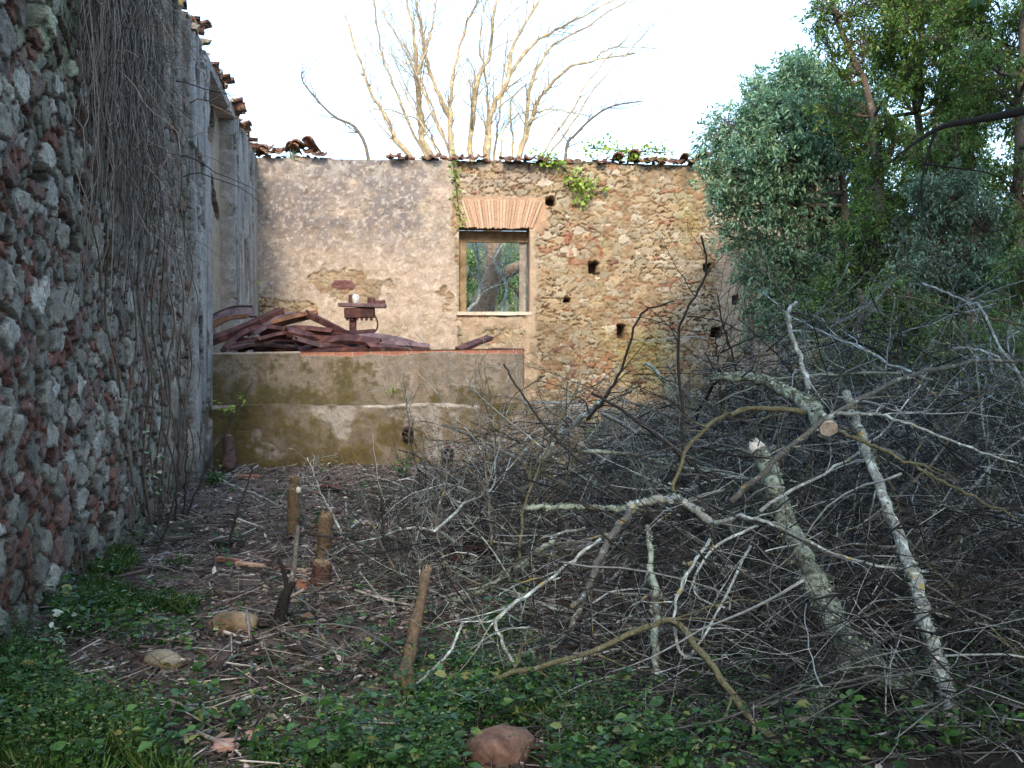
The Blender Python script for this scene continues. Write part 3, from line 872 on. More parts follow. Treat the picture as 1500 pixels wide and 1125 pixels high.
c2 = mix((0.12, 0.085, 0.06), (0.30, 0.22, 0.15), fbm(S2 * 5, T2 * 5, 376, 3).ravel())
c2 = mix(c2, (0.12, 0.13, 0.04), sstep(0.5, 0.65, fbm(S2 * 2, T2 * 4, 377, 3).ravel()))
build('coping', V2, [grid_faces(len(s2), 12)], M['far_masonry'], parent=BW, cols=c2)
v, f = merge(parts); tag(build('coping_rubble', v, f, M['tile'], parent=BW, smooth=False), kind='stuff')

# left wall: clusters of tiles still hanging over the edge
angL = math.atan2(nL[1], nL[0]) + PI / 2      # tile axis (local -Y end) points out of the wall
for s, n, dz in ((10.8, 3, 0.0), (11.6, 2, 0.05), (12.1, 3, 0.0), (14.0, 4, 0.02), (14.7, 3, 0.0), (16.3, 4, 0.03), (17.0, 2, 0.0), (17.9, 3, 0.0), (18.6, 3, 0.0), (19.3, 3, 0.03), (8.2, 2, 0.0), (6.5, 2, 0)):
    for k in range(n):
        flip = (k % 2 == 1)
        put_tile(LW, L(s + 0.16 * k, HL + dz * 0.5 + (0.07 if flip else 0.0) + r.uniform(-0.03, 0.03), -0.02 + r.uniform(-0.12, 0.08)), angL + r.normal(0, 0.18), flip, rad(-6) + r.normal(0, 0.14), r.normal(0, 0.3), r.uniform(0.85, 1.15))

parts = []
for k in range(150):
    sz = r.uniform(0.03, 0.10)
    v, f = rock(sz * r.uniform(0.8, 1.8), sz, sz * r.uniform(0.5, 1), 900 + k, 1, 0.3)
    parts.append((v + L(r.uniform(5.5, 20.3), HL + r.uniform(-0.03, 0.05), r.uniform(-0.3, 0.10)), f))
v, f = merge(parts); tag(build('coping_rubble', v, f, M['grey_rock'], parent=LW, smooth=False), kind='stuff')

# ------------------------------------------------------------------ basin (tank) in front of the end wall
YT = 13.2
T0 = P(296, 600, YT); T0[2] = 0


def sT(px):
    u = (px - 750) / FPX
    return (u * T0[1] - T0[0]) / (dB[0] - u * dB[1])


def zT(px, py):
    return CAM_Z + slope(py) * (T0[1] + sT(px) * dB[1])


def T(s, z, off=0.0):
    return T0 + dB * s + nB * off + np.array([0, 0, z])


ZP = 0.5 * (zT(400, 594) + zT(700, 590))       # plinth top
ST1, ST2 = sT(768), sT(856)


def basin():
    root = empty('stone_basin', T(0, 0), 'low moss stained rendered basin holding scrap iron, with a stepped plinth', 'basin')

    def cover(s, z, seed):
        f1 = fbm(s * 1.2, z * 1.6, seed, 4); f2 = fbm(s * 6, z * 6, seed + 1, 4); f3 = fbm(s * 20, z * 20, seed + 2, 3)
        c = mix((0.21, 0.175, 0.135), (0.38, 0.325, 0.265), sstep(0.25, 0.75, f2 * 0.6 + f3 * 0.4))
        c = mix(c, (0.17, 0.145, 0.115), sstep(0.5, 0.68, f3 * 0.6 + f2 * 0.4) * 0.8)
        strk = fbm(s * 11, z * 1.0, seed + 3, 3)
        c = mix(c, (0.21, 0.16, 0.10), sstep(0.5, 0.7, strk) * 0.6)
        return c, f1, f2, f3
    parts = []; cols = []
    # upper face
    ss = np.arange(0, ST1 + 0.001, 0.0125); zs = np.linspace(ZP - 0.03, 1.0, 90)
    S, Q = np.meshgrid(ss, np.linspace(0, 1, 84), indexing='ij')
    top = 1.495 + 0.055 * (S / ST1)
    Z = ZP - 0.03 + Q * (top - ZP + 0.03)
    s = S.ravel(); z = Z.ravel(); d = (top.ravel() - z)
    c, f1, f2, f3 = cover(s, z, 500)
    left = sstep(2.2, 0.2, s)
    moss = sstep(0.44, 0.64, f1 * 0.45 + f2 * 0.35 + f3 * 0.2 + 0.12 * left + 0.10 * sstep(0.35, 0.0, z - ZP) - 0.05)
    c = mix(c, mix((0.055, 0.048, 0.018), (0.14, 0.115, 0.04), f3), moss * 0.9)
    lost = (d < 0.045 + 0.10 * (fbm(s * 2.2, 0 * s, 520, 3) - 0.42)) & (s > sT(440))
    lost &= (np.floor((s + 0.03 * f2) / 0.01) >= 0)
    h = 0.02 * (f1 - 0.5) + 0.02 * (f2 - 0.5) + 0.012 * (f3 - 0.5)
    h = np.where(lost, -0.022, h)
    joint = (np.abs((s / 0.24) % 1 - 0.5) > 0.475) & lost
    c = np.where(lost[:, None], mix((0.36, 0.15, 0.10), (0.50, 0.25, 0.18), f2), c)
    c = np.where(joint[:, None], np.array([[0.45, 0.38, 0.32]]), c)
    lip = sstep(0.03, 0.012, d) * (~lost)
    c = mix(c, (0.58, 0.54, 0.48), lip * 0.8)
    V = T0 + dB * s[:, None] + nB * h[:, None] + np.stack([0 * z, 0 * z, z + 0.012 * (f2 - 0.5) * (Q.ravel() > 0.99)], -1)
    parts.append((V, [grid_faces(len(ss), 84)])); cols.append(c)
    # rim and silted floor behind it
    tt = np.linspace(0, -6.6, 60)
    S, D = np.meshgrid(np.linspace(0, ST1, 60), tt, indexing='ij')
    S0 = S + D * (-0.0)
    Z = 1.495 + 0.055 * (S / ST1) - 0.10 * sstep(-0.22, -0.34, D) + 0.05 * (fbm(S * 3, D * 3, 540, 3) - 0.5) * sstep(-0.2, -0.5, D)
    # keep inside the side wall, which runs slightly across
    V = T0 + dB * S0.reshape(-1, 1) + nB * D.reshape(-1, 1) + np.stack([0 * Z.ravel()] * 2 + [Z.ravel()], -1)
    parts.append((V, [grid_faces(60, 60)])); cols.append(mix((0.36, 0.24, 0.18), (0.5, 0.38, 0.3), fbm(S * 5, D * 5, 541, 3).ravel()))
    # right side
    D, Q = np.meshgrid(tt, np.linspace(-0.2, 1, 30), indexing='ij')
    Z = Q * 1.545
    V = T0 + dB * ST1 + nB * D.reshape(-1, 1) + np.stack([0 * Z.ravel()] * 2 + [Z.ravel()], -1)
    c, *_ = cover(D.ravel(), Z.ravel(), 560)
    parts.append((V, [grid_faces(60, 30)])); cols.append(c)
    v, f = merge(parts); build('upper_tank', v, f, M['render'], parent=root, cols=np.concatenate(cols))
    # plinth
    parts = []; cols = []
    ss = np.arange(0, ST2 + 0.001, 0.0125)
    S, Q = np.meshgrid(ss, np.linspace(0, 1, 78), indexing='ij')
    ztop = ZP + 0.06 * (fbm(S * 2, 0 * S, 570, 4) - 0.5)
    Z = -0.25 + Q * (ztop + 0.25)
    s = S.ravel(); z = Z.ravel()
    c, f1, f2, f3 = cover(s, z, 580)
    g = fbm(s * 1.6, z * 1.3, 590, 4)
    moss = sstep(0.40, 0.62, g * 0.5 + f2 * 0.3 + f3 * 0.2 + 0.12 * sstep(1.6, 0.0, s) + 0.10 * sstep(0.25, 0.0, z) - 0.12 * sstep(ST1 - 0.3, ST1, s))
    c = mix(c, mix((0.055, 0.045, 0.015), (0.15, 0.115, 0.035), f3), moss * 0.92)
    worn = sstep(0.60, 0.66, fbm(s * 1.8 + 9, z * 2.2, 592, 4)) * (1 - moss)
    c = mix(c, (0.40, 0.37, 0.34), worn * 0.8)
    d = ztop.ravel() - z
    lip = sstep(0.05, 0.02, d + 0.05 * (fbm(s * 6, z * 6, 593, 3) - 0.5)) * sstep(0.40, 0.5, fbm(s * 1.0, 0 * s, 594, 2) + 0.2 * (s > ST1))
    c = mix(c, (0.58, 0.55, 0.49), lip * 0.85)
    h = 0.05 + 0.03 * (f1 - 0.5) + 0.02 * (f2 - 0.5) + 0.012 * (f3 - 0.5) - 0.02 * worn
    bit = 0.0 * (1 - sstep(0.40, 0.5, fbm(s * 1.0, 0 * s, 594, 2))) * (s < ST1) * sstep(0.06, 0.0, d)
    V = T0 + dB * s[:, None] + nB * (h - bit)[:, None] + np.stack([0 * z, 0 * z, z], -1)
    parts.append((V, [grid_faces(len(ss), 78)])); cols.append(c)
    D = np.linspace(0.05, -0.6, 14)
    S, Dg = np.meshgrid(ss[::3], D, indexing='ij')
    Z = ZP + 0.06 * (fbm(S * 2, 0 * S, 570, 4) - 0.5) + 0.03 * (fbm(S * 4, Dg * 4, 571, 3) - 0.5) * (Dg < 0.0)
    V = T0 + dB * S.reshape(-1, 1) + nB * Dg.reshape(-1, 1) + np.stack([0 * Z.ravel()] * 2 + [Z.ravel()], -1)
    c, *_ = cover(S.ravel(), Dg.ravel() * 3, 596)
    parts.append((V, [grid_faces(len(ss[::3]), 14)])); cols.append(mix(c, (0.52, 0.49, 0.44), 0.5 * np.ones(len(c))))
    D, Q = np.meshgrid(D, np.linspace(-0.25, 1, 30), indexing='ij')
    Z = Q * ZP
    V = T0 + dB * ST2 + nB * D.reshape(-1, 1) + np.stack([0 * Z.ravel()] * 2 + [Z.ravel()], -1)
    c, *_ = cover(D.ravel(), Z.ravel(), 597)
    parts.append((V, [grid_faces(14, 30)])); cols.append(c)
    v, f = merge(parts); build('plinth', v, f, M['render'], parent=root, cols=np.concatenate(cols))
    # short rusty drain pipes out of the plinth
    for px, py, rr in ((597, 632, 0.075), (655, 662, 0.085)):
        c0 = T(sT(px), zT(px, py), 0.02); p = np.array([c0, c0 + nB * 0.05, c0 + nB * 0.10, c0 + nB * 0.17 - np.array([0, 0, 0.02])])
        vo = tubes(p, np.full(4, rr), 12, False); vi = tubes(p[::-1], np.full(4, rr * 0.8), 12, False)
        v, f = merge([vo, vi]); build('drain_pipe', v, f, M['iron'], parent=root)
    return root


BA = basin()

# low broken kerb of stones in front of the bare part of the end wall
kerb = empty('kerb_wall', T(ST2 + 0.6, 0, -3.0), 'low pale kerb wall half hidden by brush before the bare masonry', 'wall')
parts = []
for k, (px, py) in enumerate(((900, 603), (935, 602), (972, 604), (1005, 606), (1060, 600), (1095, 598))):
    p = P(px, py, 17.0)
    v, f = boxmesh(0.42, 0.35, p[2] + 0.3, 0, cuts=5)
    v = v * (1 + 0.10 * (fbm(v[:, 0] * 4 + k, v[:, 1] * 4 + v[:, 2] * 5, 600 + k, 3) - 0.5))[:, None]
    parts.append((v + np.array([p[0], p[1], p[2] / 2 - 0.15]), f))
v, f = merge(parts); build('masonry', v, f, M['grey_rock'], parent=kerb)


# ------------------------------------------------------------------ scrap iron on the basin
def channel(pts, w, hgt, th=0.012, twist=0.0, roll=0.0):
    """U-channel swept along pts (n,3)"""
    pts = np.asarray(pts, float); n = len(pts)
    Tn = unit(np.gradient(pts, axis=0))
    up = np.array([0, 0, 1.0]); side = unit(np.cross(Tn, up)); upv = np.cross(side, Tn)
    prof = np.array([[-w / 2, hgt], [-w / 2, 0], [w / 2, 0], [w / 2, hgt], [w / 2 - th, hgt], [w / 2 - th, th], [-w / 2 + th, th], [-w / 2 + th, hgt]])
    k = len(prof); V = []
    for i in range(n):
        a = roll + twist * i / (n - 1)
        sa, ua = side[i] * math.cos(a) + upv[i] * math.sin(a), -side[i] * math.sin(a) + upv[i] * math.cos(a)
        V.append(pts[i] + prof[:, :1] * sa + prof[:, 1:] * ua)
    V = np.concatenate(V)
    F = [[i * k + j, i * k + (j + 1) % k, (i + 1) * k + (j + 1) % k, (i + 1) * k + j] for i in range(n - 1) for j in range(k)]
    caps = [[0, 1, 6, 7], [1, 2, 5, 6], [2, 3, 4, 5]]
    F2 = [c[::-1] for c in caps] + [[(n - 1) * k + q for q in c] for c in caps]
    return V, [np.array(F), np.array(F2)]


IRON = [
    # image points, distance, width, flange height, material, label
    ([(306, 475), (340, 459), (372, 457)], 15.2, 0.20, 0.05, 'iron_grey', 'short grey purple iron strip at the wall end of the scrap heap'),
    ([(306, 496), (352, 478), (411, 451)], 14.4, 0.16, 0.09, 'iron', 'thick rusty channel bar rising to the highest point of the scrap heap'),
    ([(366, 488), (388, 475), (410, 462)], 14.0, 0.14, 0.05, 'iron_grey', 'short pale worn iron bar lying along the thick channel bar'),
    ([(396, 480), (430, 470), (463, 463)], 14.3, 0.17, 0.06, 'iron_orange', 'orange rusted plate in the middle of the scrap heap'),
    ([(451, 456), (484, 472), (519, 490)], 14.6, 0.13, 0.08, 'iron', 'straight rusty bar sloping down towards the machine post'),
    ([(405, 463), (432, 457), (458, 462)], 15.4, 0.2, 0.04, 'iron_grey', 'flat curved iron hoop segment on top at the back of the scrap heap'),
    ([(330, 515), (352, 494), (386, 484), (424, 491), (452, 512)], 13.7, 0.13, 0.06, 'iron', 'broad rusty hoop arching at the front of the scrap heap'),
    ([(421, 482), (465, 491), (512, 500)], 14.1, 0.14, 0.08, 'iron', 'long dark rusty bar leading down under the machine'),
    ([(434, 492), (465, 501), (496, 510)], 13.8, 0.12, 0.06, 'iron_grey', 'greyish iron bar lowest at the front middle of the scrap heap'),
    ([(508, 492), (526, 490), (546, 488)], 14.4, 0.12, 0.05, 'iron', 'stubby rusty bar under the hanging cable of the machine'),
    ([(515, 497), (550, 494), (588, 500), (626, 512)], 14.2, 0.15, 0.05, 'iron_grey', 'long low curved iron strip tailing off beyond the machine'),
    ([(672, 510), (694, 501), (717, 492)], 13.9, 0.12, 0.05, 'iron', 'lone rusty bar propped on the basin rim below the window'),
    ([(306, 483), (330, 470), (362, 466)], 14.9, 0.15, 0.06, 'iron_orange', 'orange brown bar beside the rendered pier in the scrap heap'),
    ([(376, 497), (420, 488), (470, 497), (505, 512)], 13.95, 0.1, 0.05, 'iron', 'thin curved rusty hoop inside the broad front hoop'),
    ([(540, 505), (570, 506), (608, 511)], 13.8, 0.13, 0.05, 'iron', 'dark flat bar lying on the rim beyond the cable'),
]
for k, (pts, Y, w, fh, mk, lab) in enumerate(IRON):
    pw = np.array([P(a, b, Y + 0.25 * (i - 1)) for i, (a, b) in enumerate(pts)])
    v, f = channel(spline(pw, 24), w, fh, 0.014, twist=0.5 * ((k * 37 % 10) / 10 - 0.5), roll=((k * 53 % 10) / 10 - 0.5) * 1.6 + (PI if k % 3 else 0))
    o = build('iron_bar', v, f, M[mk], smooth=False)
    tag(o, lab, 'scrap iron', 'rusty iron bars heaped on the basin', 'thing')
r = np.random.default_rng(41)
for k in range(26):
    px = r.uniform(318, 590) if k < 22 else r.uniform(520, 610)
    top = 470 + 0.0011 * (px - 400) ** 2
    py = r.uniform(min(top + 8, 505), 512); Y = r.uniform(13.75, 15.4)
    c0 = P(px, py, Y); c0[2] = max(c0[2], 1.47)
    a = r.uniform(-0.5, 0.5) + (PI if r.random() < 0.3 else 0); ln = r.uniform(0.7, 1.5)
    d = np.array([math.cos(a), math.sin(a), r.uniform(-0.1, 0.12)])
    pw = np.array([c0 - d * ln / 2 - [0, 0, r.uniform(0, .12)], c0, c0 + d * ln / 2 - [0, 0, r.uniform(0, .12)]])
    x0 = OL[0] + SL * pw[:, 1] + 0.2
    pw[:, 0] = np.maximum(pw[:, 0], x0); pw[:, 2] = np.maximum(pw[:, 2], 1.44)
    v, f = channel(spline(pw, 14), r.uniform(0.09, 0.16), r.uniform(0.04, 0.09), 0.014, 0.2, r.uniform(-0.8, 0.8) + PI * (k % 2))
    o = build('iron_bar', v, f, M['iron' if k % 4 else 'iron_grey'], smooth=False)
    tag(o, 'dark rusty bar buried low inside the scrap heap under the longer bars', 'scrap iron', 'buried bars in the scrap heap', 'thing')

# machine on a post
Ym = 15.0
mroot = empty('rusty_machine', P(517, 500, Ym), 'small rusty machine head with a flat table on a thin post behind the scrap heap', 'machine')
k = Ym / FPX
pc = P(517, 480, Ym)
v, f = tubes(np.array([P(517, 512, Ym), P(517, 490, Ym), P(517, 464, Ym)]), np.full(3, 0.055), 10); build('post', v, f, M['iron'], parent=mroot)
v, f = xf(boxmesh(68 * k, 0.34, 0.055, 0.008), P(531, 447.5, Ym), (0, rad(1.5), 0.05)); build('table', v, f, M['iron_grey'], parent=mroot, smooth=False)
v, f = xf(boxmesh(43 * k, 0.26, 15 * k, 0.02, 3), P(527, 458.5, Ym), (0, rad(-2), 0.05)); gb = build('gearbox', v, f, M['iron'], parent=mroot, smooth=False)
parts = []
for q in range(6):
    parts.append(xf(boxmesh(0.035, 0.05, 0.04, 0.006), P(509 + q * 7, 467.5, Ym - 0.08)))
v, f = merge(parts); build('rack_teeth', v, f, M['iron'], parent=gb, smooth=False)
v, f = xf(boxmesh(7 * k, 0.09, 13 * k, 0.01), P(514.5, 438, Ym)); build('bracket', v, f, M['iron'], parent=mroot, smooth=False)
v, f = rock(0.062, 0.062, 0.085, 77, 3, 0.15, 0.2); build('knob', v + P(521, 438.5, Ym - 0.05), f, M['white'], parent=mroot)
v, f = xf(boxmesh(10 * k, 0.14, 9 * k, 0.012), P(544, 440.5, Ym)); build('motor_mount', v, f, M['iron'], parent=mroot, smooth=False)
p0, p1 = P(541, 443.5, Ym), P(564, 445, Ym)
v, f = tubes(np.array([p0, p0 * 0.5 + p1 * 0.5, p0 * .2 + p1 * .8, p0 * .19 + p1 * .81, p1]), np.array([0.045, 0.045, 0.045, 0.055, 0.055]), 12); build('cylinder', v, f, M['iron'], parent=mroot)
v, f = tubes(spline(np.array([P(549, 462, Ym), P(553, 472, Ym), P(552, 482, Ym), P(545, 489, Ym)]), 14), np.full(14, 0.014), 6); build('cable', v, f, M['iron'], parent=mroot)


# ------------------------------------------------------------------ plants: growing branches
NP_ = 10


def path(p0, d0, length, rng, wig, trop, n=NP_):
    st = length / (n - 1)
    p = np.array(p0, float); d = unit(d0)
    out = [p.copy()]
    for _ in range(n - 1):
        d = unit(d + rng.normal(0, wig, 3) + np.array([0, 0, trop]))
        p = p + d * st; out.append(p.copy())
    return np.array(out)


def side_dir(t, ang, rng):
    a = unit(np.cross(t, rng.normal(0, 1, 3)))
    return unit(t * math.cos(ang) + a * math.sin(ang))


def grow(out, pts, r0, r1, rng, level, nch, clen, ang=(0.5, 1.1), wig=0.12, trop=0.0, ratio=0.5, start=0.2, tips=None):
    """add the strand pts and, recursively, side shoots; nch/clen are lists per level"""
    rr = r0 + (r1 - r0) * np.linspace(0, 1, len(pts)) ** 0.8
    out.append((pts, rr))
    if level >= len(nch):
        if tips is not None: tips.append(pts)
        return
    L = np.linalg.norm(np.diff(pts, axis=0), axis=1).sum()
    for c in range(nch[level]):
        t = start + (1 - start) * (c + rng.random()) / nch[level]
        x = t * (len(pts) - 1); i = min(int(x), len(pts) - 2); fr = x - i
        p = pts[i] * (1 - fr) + pts[i + 1] * fr
        tg = unit(pts[i + 1] - pts[i])
        d = side_dir(tg, rng.uniform(*ang), rng)
        ln = L * clen[level] * rng.uniform(0.6, 1.25) * (1.15 - 0.6 * t)
        rb = (r0 + (r1 - r0) * t ** 0.8) * ratio
        grow(out, path(p, d, ln, rng, wig, trop, NP_), max(rb, 0.0012), max(rb * 0.35, 0.0009), rng, level + 1, nch, clen, ang, wig, trop, ratio, 0.15, tips)


def strands_mesh(out, k=5, kthin=3, thin=0.006):
    """list of (pts, radii) -> one mesh; strands of equal length are batched"""
    parts = []
    groups = {}
    for p, rr in out:
        groups.setdefault((len(p), kthin if rr[0] < thin else k), []).append((p, rr))
    for (n, kk), g in groups.items():
        parts.append(tubes(np.array([q[0] for q in g]), np.array([q[1] for q in g]), kk))
    return merge(parts)


def resamp(pts, n):
    return spline(pts, n)


# ------------------------------------------------------------------ dry creeper on the long wall
r = np.random.default_rng(61)
cr = empty('dry_creeper', L(9, 0, 0.05), 'leafless dry creeper hanging over the upper rubble wall like a curtain', 'creeper')
out = []
for k in range(1000):
    s = r.triangular(6.4, 7.9, 10.0)
    if fbm(np.array([s * 1.7]), np.array([0.5]), 19, 2)[0] < 0.42 and r.random() < 0.75: continue
    zt = HL + r.uniform(-0.7, 0.1) if r.random() < 0.7 else r.uniform(3.2, 5)
    ln = r.uniform(0.3, 1.5) if r.random() < 0.93 else r.uniform(1.4, 2.8)
    n = 12
    t = np.linspace(0, 1, n)
    off = 0.05 + r.uniform(0.0, 0.13) * np.sin(t * PI) + r.normal(0, 0.012, n) + 0.05 * (fbm(np.full(n, s * 2), zt - t * ln, 4, 2))
    sw = s + np.cumsum(r.normal(0, 0.022, n)) + r.uniform(-0.15, 0.15) * t
    pts = np.array([L(sw[i], zt - ln * t[i], off[i]) for i in range(n)])
    r0 = r.uniform(0.002, 0.006)
    out.append((pts, np.linspace(r0, r0 * 0.6, n)))
for k in range(260):        # loose curls standing off the wall
    s = r.triangular(6.6, 8.6, 11.6); z = r.uniform(2.6, HL)
    pts = path(L(s, z, 0.08), dL * r.normal(0, 1) + nL * r.uniform(0.1, 0.7) + np.array([0, 0, r.normal(-0.4, 0.8)]), r.uniform(0.3, 1.1), r, 0.28, -0.10)
    out.append((pts, np.linspace(0.004, 0.0015, NP_)))
v, f = strands_mesh(out, 4, 3, 0.005); tag(build('hanging_twigs', v, f, M['creeper'], parent=cr), kind='stuff')
for s, z0, z1, rr in ((8.95, 0.0, 5.2, 0.022), (9.15, 0.0, 4.6, 0.016), (8.4, 0.3, 5.2, 0.014), (9.9, 0.0, 5.0, 0.018), (10.3, 0.0, 3.6, 0.013), (7.7, 1.2, 5.25, 0.013), (10.9, 0, 4.3, 0.012), (7.25, 2.0, 5.2, 0.011), (11.5, 0, 3.2, 0.012), (11.95, 0.1, 2.8, 0.011), (9.5, 0, 4.8, 0.012)):
    n = 40; t = np.linspace(0, 1, n)
    sw = s + 0.35 * (fbm(t * 5 + s * 7, t * 0, 8, 3) - 0.5)
    pts = np.array([L(sw[i], z0 + (z1 - z0) * t[i], 0.085 + 0.04 * math.sin(t[i] * 20 + s)) for i in range(n)])
    v, f = tubes(pts, np.linspace(rr * .6, rr * 0.4, n), 6); build('stem', v, f, M['brown_stick'] if rr < .0135 else M['dim_bark'], parent=cr)

# scrawny wiry stems hanging by the pier
out = []
for px, py, Y in ((240, 118, 10.6), (262, 150, 11.2), (246, 228, 10.8), (252, 258, 11.0)):
    p = P(px, py, Y) ; p = p + nL * 0.12
    out.append((path(p, dL * 0.8 + nL * 0.5 + np.array([0, 0, r.normal(0.1, 0.3)]), 1.3, r, 0.16, -0.05), np.linspace(0.008, 0.003, NP_)))
v, f = strands_mesh(out, 5); build('stray_shoots', v, f, M['dark_stem'], parent=cr)


# ------------------------------------------------------------------ ivy
def ivy(label, spots, n, size, m='ivy', spread=0.12, seed=1, stems=True):
    """leaf patches round world points (p, radius along wall, radius up)"""
    rr_ = np.random.default_rng(seed)
    pos = []; dr = []
    for p, a, b in spots:
        k = max(3, int(n * a * b / sum(q[1] * q[2] for q in spots)))
        q = rr_.normal(0, 0.5, (k, 3)) * np.array([a, 0.07, b]) + np.asarray(p)
        q = q + nB * (0.05 + rr_.uniform(0, spread, (k, 1)))
        pos.append(q); dr.append(rr_.normal(0, 0.5, (k, 3)) + nB * 0.6 + np.array([0, 0, -0.6]))
    pos = np.concatenate(pos); dr = np.concatenate(dr)
    root = empty('ivy', spots[0][0], label, 'ivy')
    v, f = leaves(pos, dr, rr_.uniform(0.6, 1.25, len(pos)) * size, rr_, 0.85, 0.1)
    tag(build('leaves', v, f, M[m], parent=root), kind=None)
    if stems and len(spots) > 2:
        sp = spline(np.array([q[0] + nB * 0.03 for q in spots]), 30)
        v, f = tubes(sp, np.full(30, 0.012), 5); build('stem', v, f, M['brown_stick'], parent=root)
    return root


def bps(lst, off=0.03):
    return [(Bp(px, py, off), a, b) for px, py, a, b in lst]


ivy('bright ivy spilling from the coping down the bare masonry, right of the window', bps([(797, 232, .30, .22), (815, 240, .22, .2), (838, 258, .18, .25), (846, 272, .25, .2), (860, 268, .2, .2), (850, 290, .2, .16), (884, 278, .1, .1)]), 420, 0.075, seed=2)
ivy('ivy growing along the coping above the bare masonry nearest the trees', bps([(880, 214, .35, .22), (905, 222, .35, .18), (930, 226, .4, .2), (950, 218, .35, .22), (968, 224, .2, .2), (862, 218, .25, .2)]), 520, 0.07, seed=3, spread=0.05)
ivy('narrow ivy strand hanging at the upper corner of the window', bps([(664, 240, .09, .3), (667, 262, .08, .25), (670, 285, .1, .25), (672, 310, .1, .25), (676, 322, .12, .12)]), 130, 0.06, seed=4)
ivy('thin ivy climbing the inner corner between the two walls', bps([(377, 250, .06, .3), (376, 290, .07, .35), (376, 330, .06, .3), (378, 400, .06, .4), (377, 440, .12, .3)]), 150, 0.06, seed=5)
# a rosette of spiky grass on the coping
rr_ = np.random.default_rng(8)
gp = np.repeat(Bp(432, 231, 0.02)[None], 46, 0)
v, f = leaves(gp + rr_.normal(0, 0.03, (46, 3)), rr_.normal(0, 0.6, (46, 3)) + np.array([0, 0, 1.0]), rr_.uniform(0.14, 0.3, 46), rr_, 0.08, 0.2)
tag(build('grass_tuft', v, f, M['pale_leaf']), 'pale spiky grass tuft rooted on the coping near the wall corner', 'grass tuft', kind='thing')


# ------------------------------------------------------------------ pollarded tree behind the end wall
r = np.random.default_rng(91)
Yt = 24.0
tr = empty('pollard_tree', np.array([P(708, 470, Yt)[0], Yt, gzf(P(708, 470, Yt)[0], Yt)]), 'bare pollarded tree with many yellowish stems rising behind the end wall', 'tree')
gb0 = worldloc(tr)
tp = spline(np.array([gb0 + [-0.25, 0, -0.3], P(702, 470, Yt), P(716, 420, Yt), P(722, 385, Yt), P(722, 350, Yt), P(716, 310, Yt)]), 22)
tw = spline(np.array([[0.65], [0.34], [0.21], [0.17], [0.19], [0.20]]), 22)[:, 0]
v, f = tubes(tp, tw, 20)
v = v + (0.16 * (fbm(v[:, 0] * 3 + v[:, 1], v[:, 2] * 1.2, 700, 4) - 0.5) + 0.10 * (fbm(v[:, 0] * 9 + v[:, 1] * 4, v[:, 2] * 2.5, 701, 3) - 0.5))[:, None] * unit(v - np.array([P(712, 400, Yt)[0], Yt, 0]) * [1, 1, 0] - v * [0, 0, 1])
v1 = (v, f)
t2 = spline(np.array([P(708, 425, Yt), P(735, 405, Yt + .2), P(760, 390, Yt + .3), P(800, 372, Yt + .5), P(850, 330, Yt + .6)]), 20)
v2 = tubes(t2, np.linspace(0.17, 0.10, 20), 12)
v, f = merge([v1, v2]); build('trunk', v, f, M['old_trunk'], parent=tr)
STEMS = [
    ([(586, 212), (569, 178), (543, 134), (519, 65), (505, 20)], 8, 3.2),
    ([(612, 208), (591, 160), (573, 117), (558, 74), (546, -10)], 5, 3),
    ([(621, 212), (617, 165), (610, 108), (607, 52), (592, -20)], 11, 5.5),
    ([(610, 110), (628, 60), (640, 0)], 4, 3),
    ([(662, 221), (660, 173), (662, 126), (677, 52), (706, -10)], 10, 4),
    ([(660, 173), (645, 143), (625, 87), (615, 30), (604, -20)], 7, 3.5),
    ([(688, 217), (694, 165), (699, 117), (718, 78), (722, 26), (732, -20)], 9, 5),
    ([(714, 212), (721, 160), (742, 121), (751, 69), (790, 0)], 12, 5),
    ([(714, 195), (714, 130), (703, 65), (712, -10)], 5, 3),
    ([(766, 212), (781, 169), (794, 139), (833, 100), (868, 89), (930, 78)], 9, 3),
    ([(770, 200), (777, 126), (807, 69), (859, 39), (925, -5)], 7, 3),
    ([(745, 112), (781, 65), (833, 35), (910, -5)], 5, 2.5),
    ([(781, 169), (800, 160), (840, 165), (880, 176)], 3, 1.5),
    ([(735, 215), (738, 190), (760, 168), (790, 158)], 4, 2),
    ([(752, 215), (748, 180), (752, 140), (790, 112)], 4, 2),
    ([(640, 215), (628, 190), (600, 170), (560, 160), (520, 168)], 3.5, 1.5),
    ([(868, 89), (900, 70), (980, 72)], 2.6, 1.2),
]
hd = P(716, 318, Yt)
for k in range(7):
    a0 = r.uniform(585, 830); fan = (a0 - 708) * r.uniform(1.3, 1.9)
    STEMS.append(([(a0, 214), (a0 + fan * 0.22, 165), (a0 + fan * 0.45, 110), (a0 + fan * 0.7, 50 + 0.12 * abs(fan)), (a0 + fan * 0.95, -10 + 0.25 * abs(fan))], r.uniform(2.5, 4.5), 1.6))
thick = []; br = []
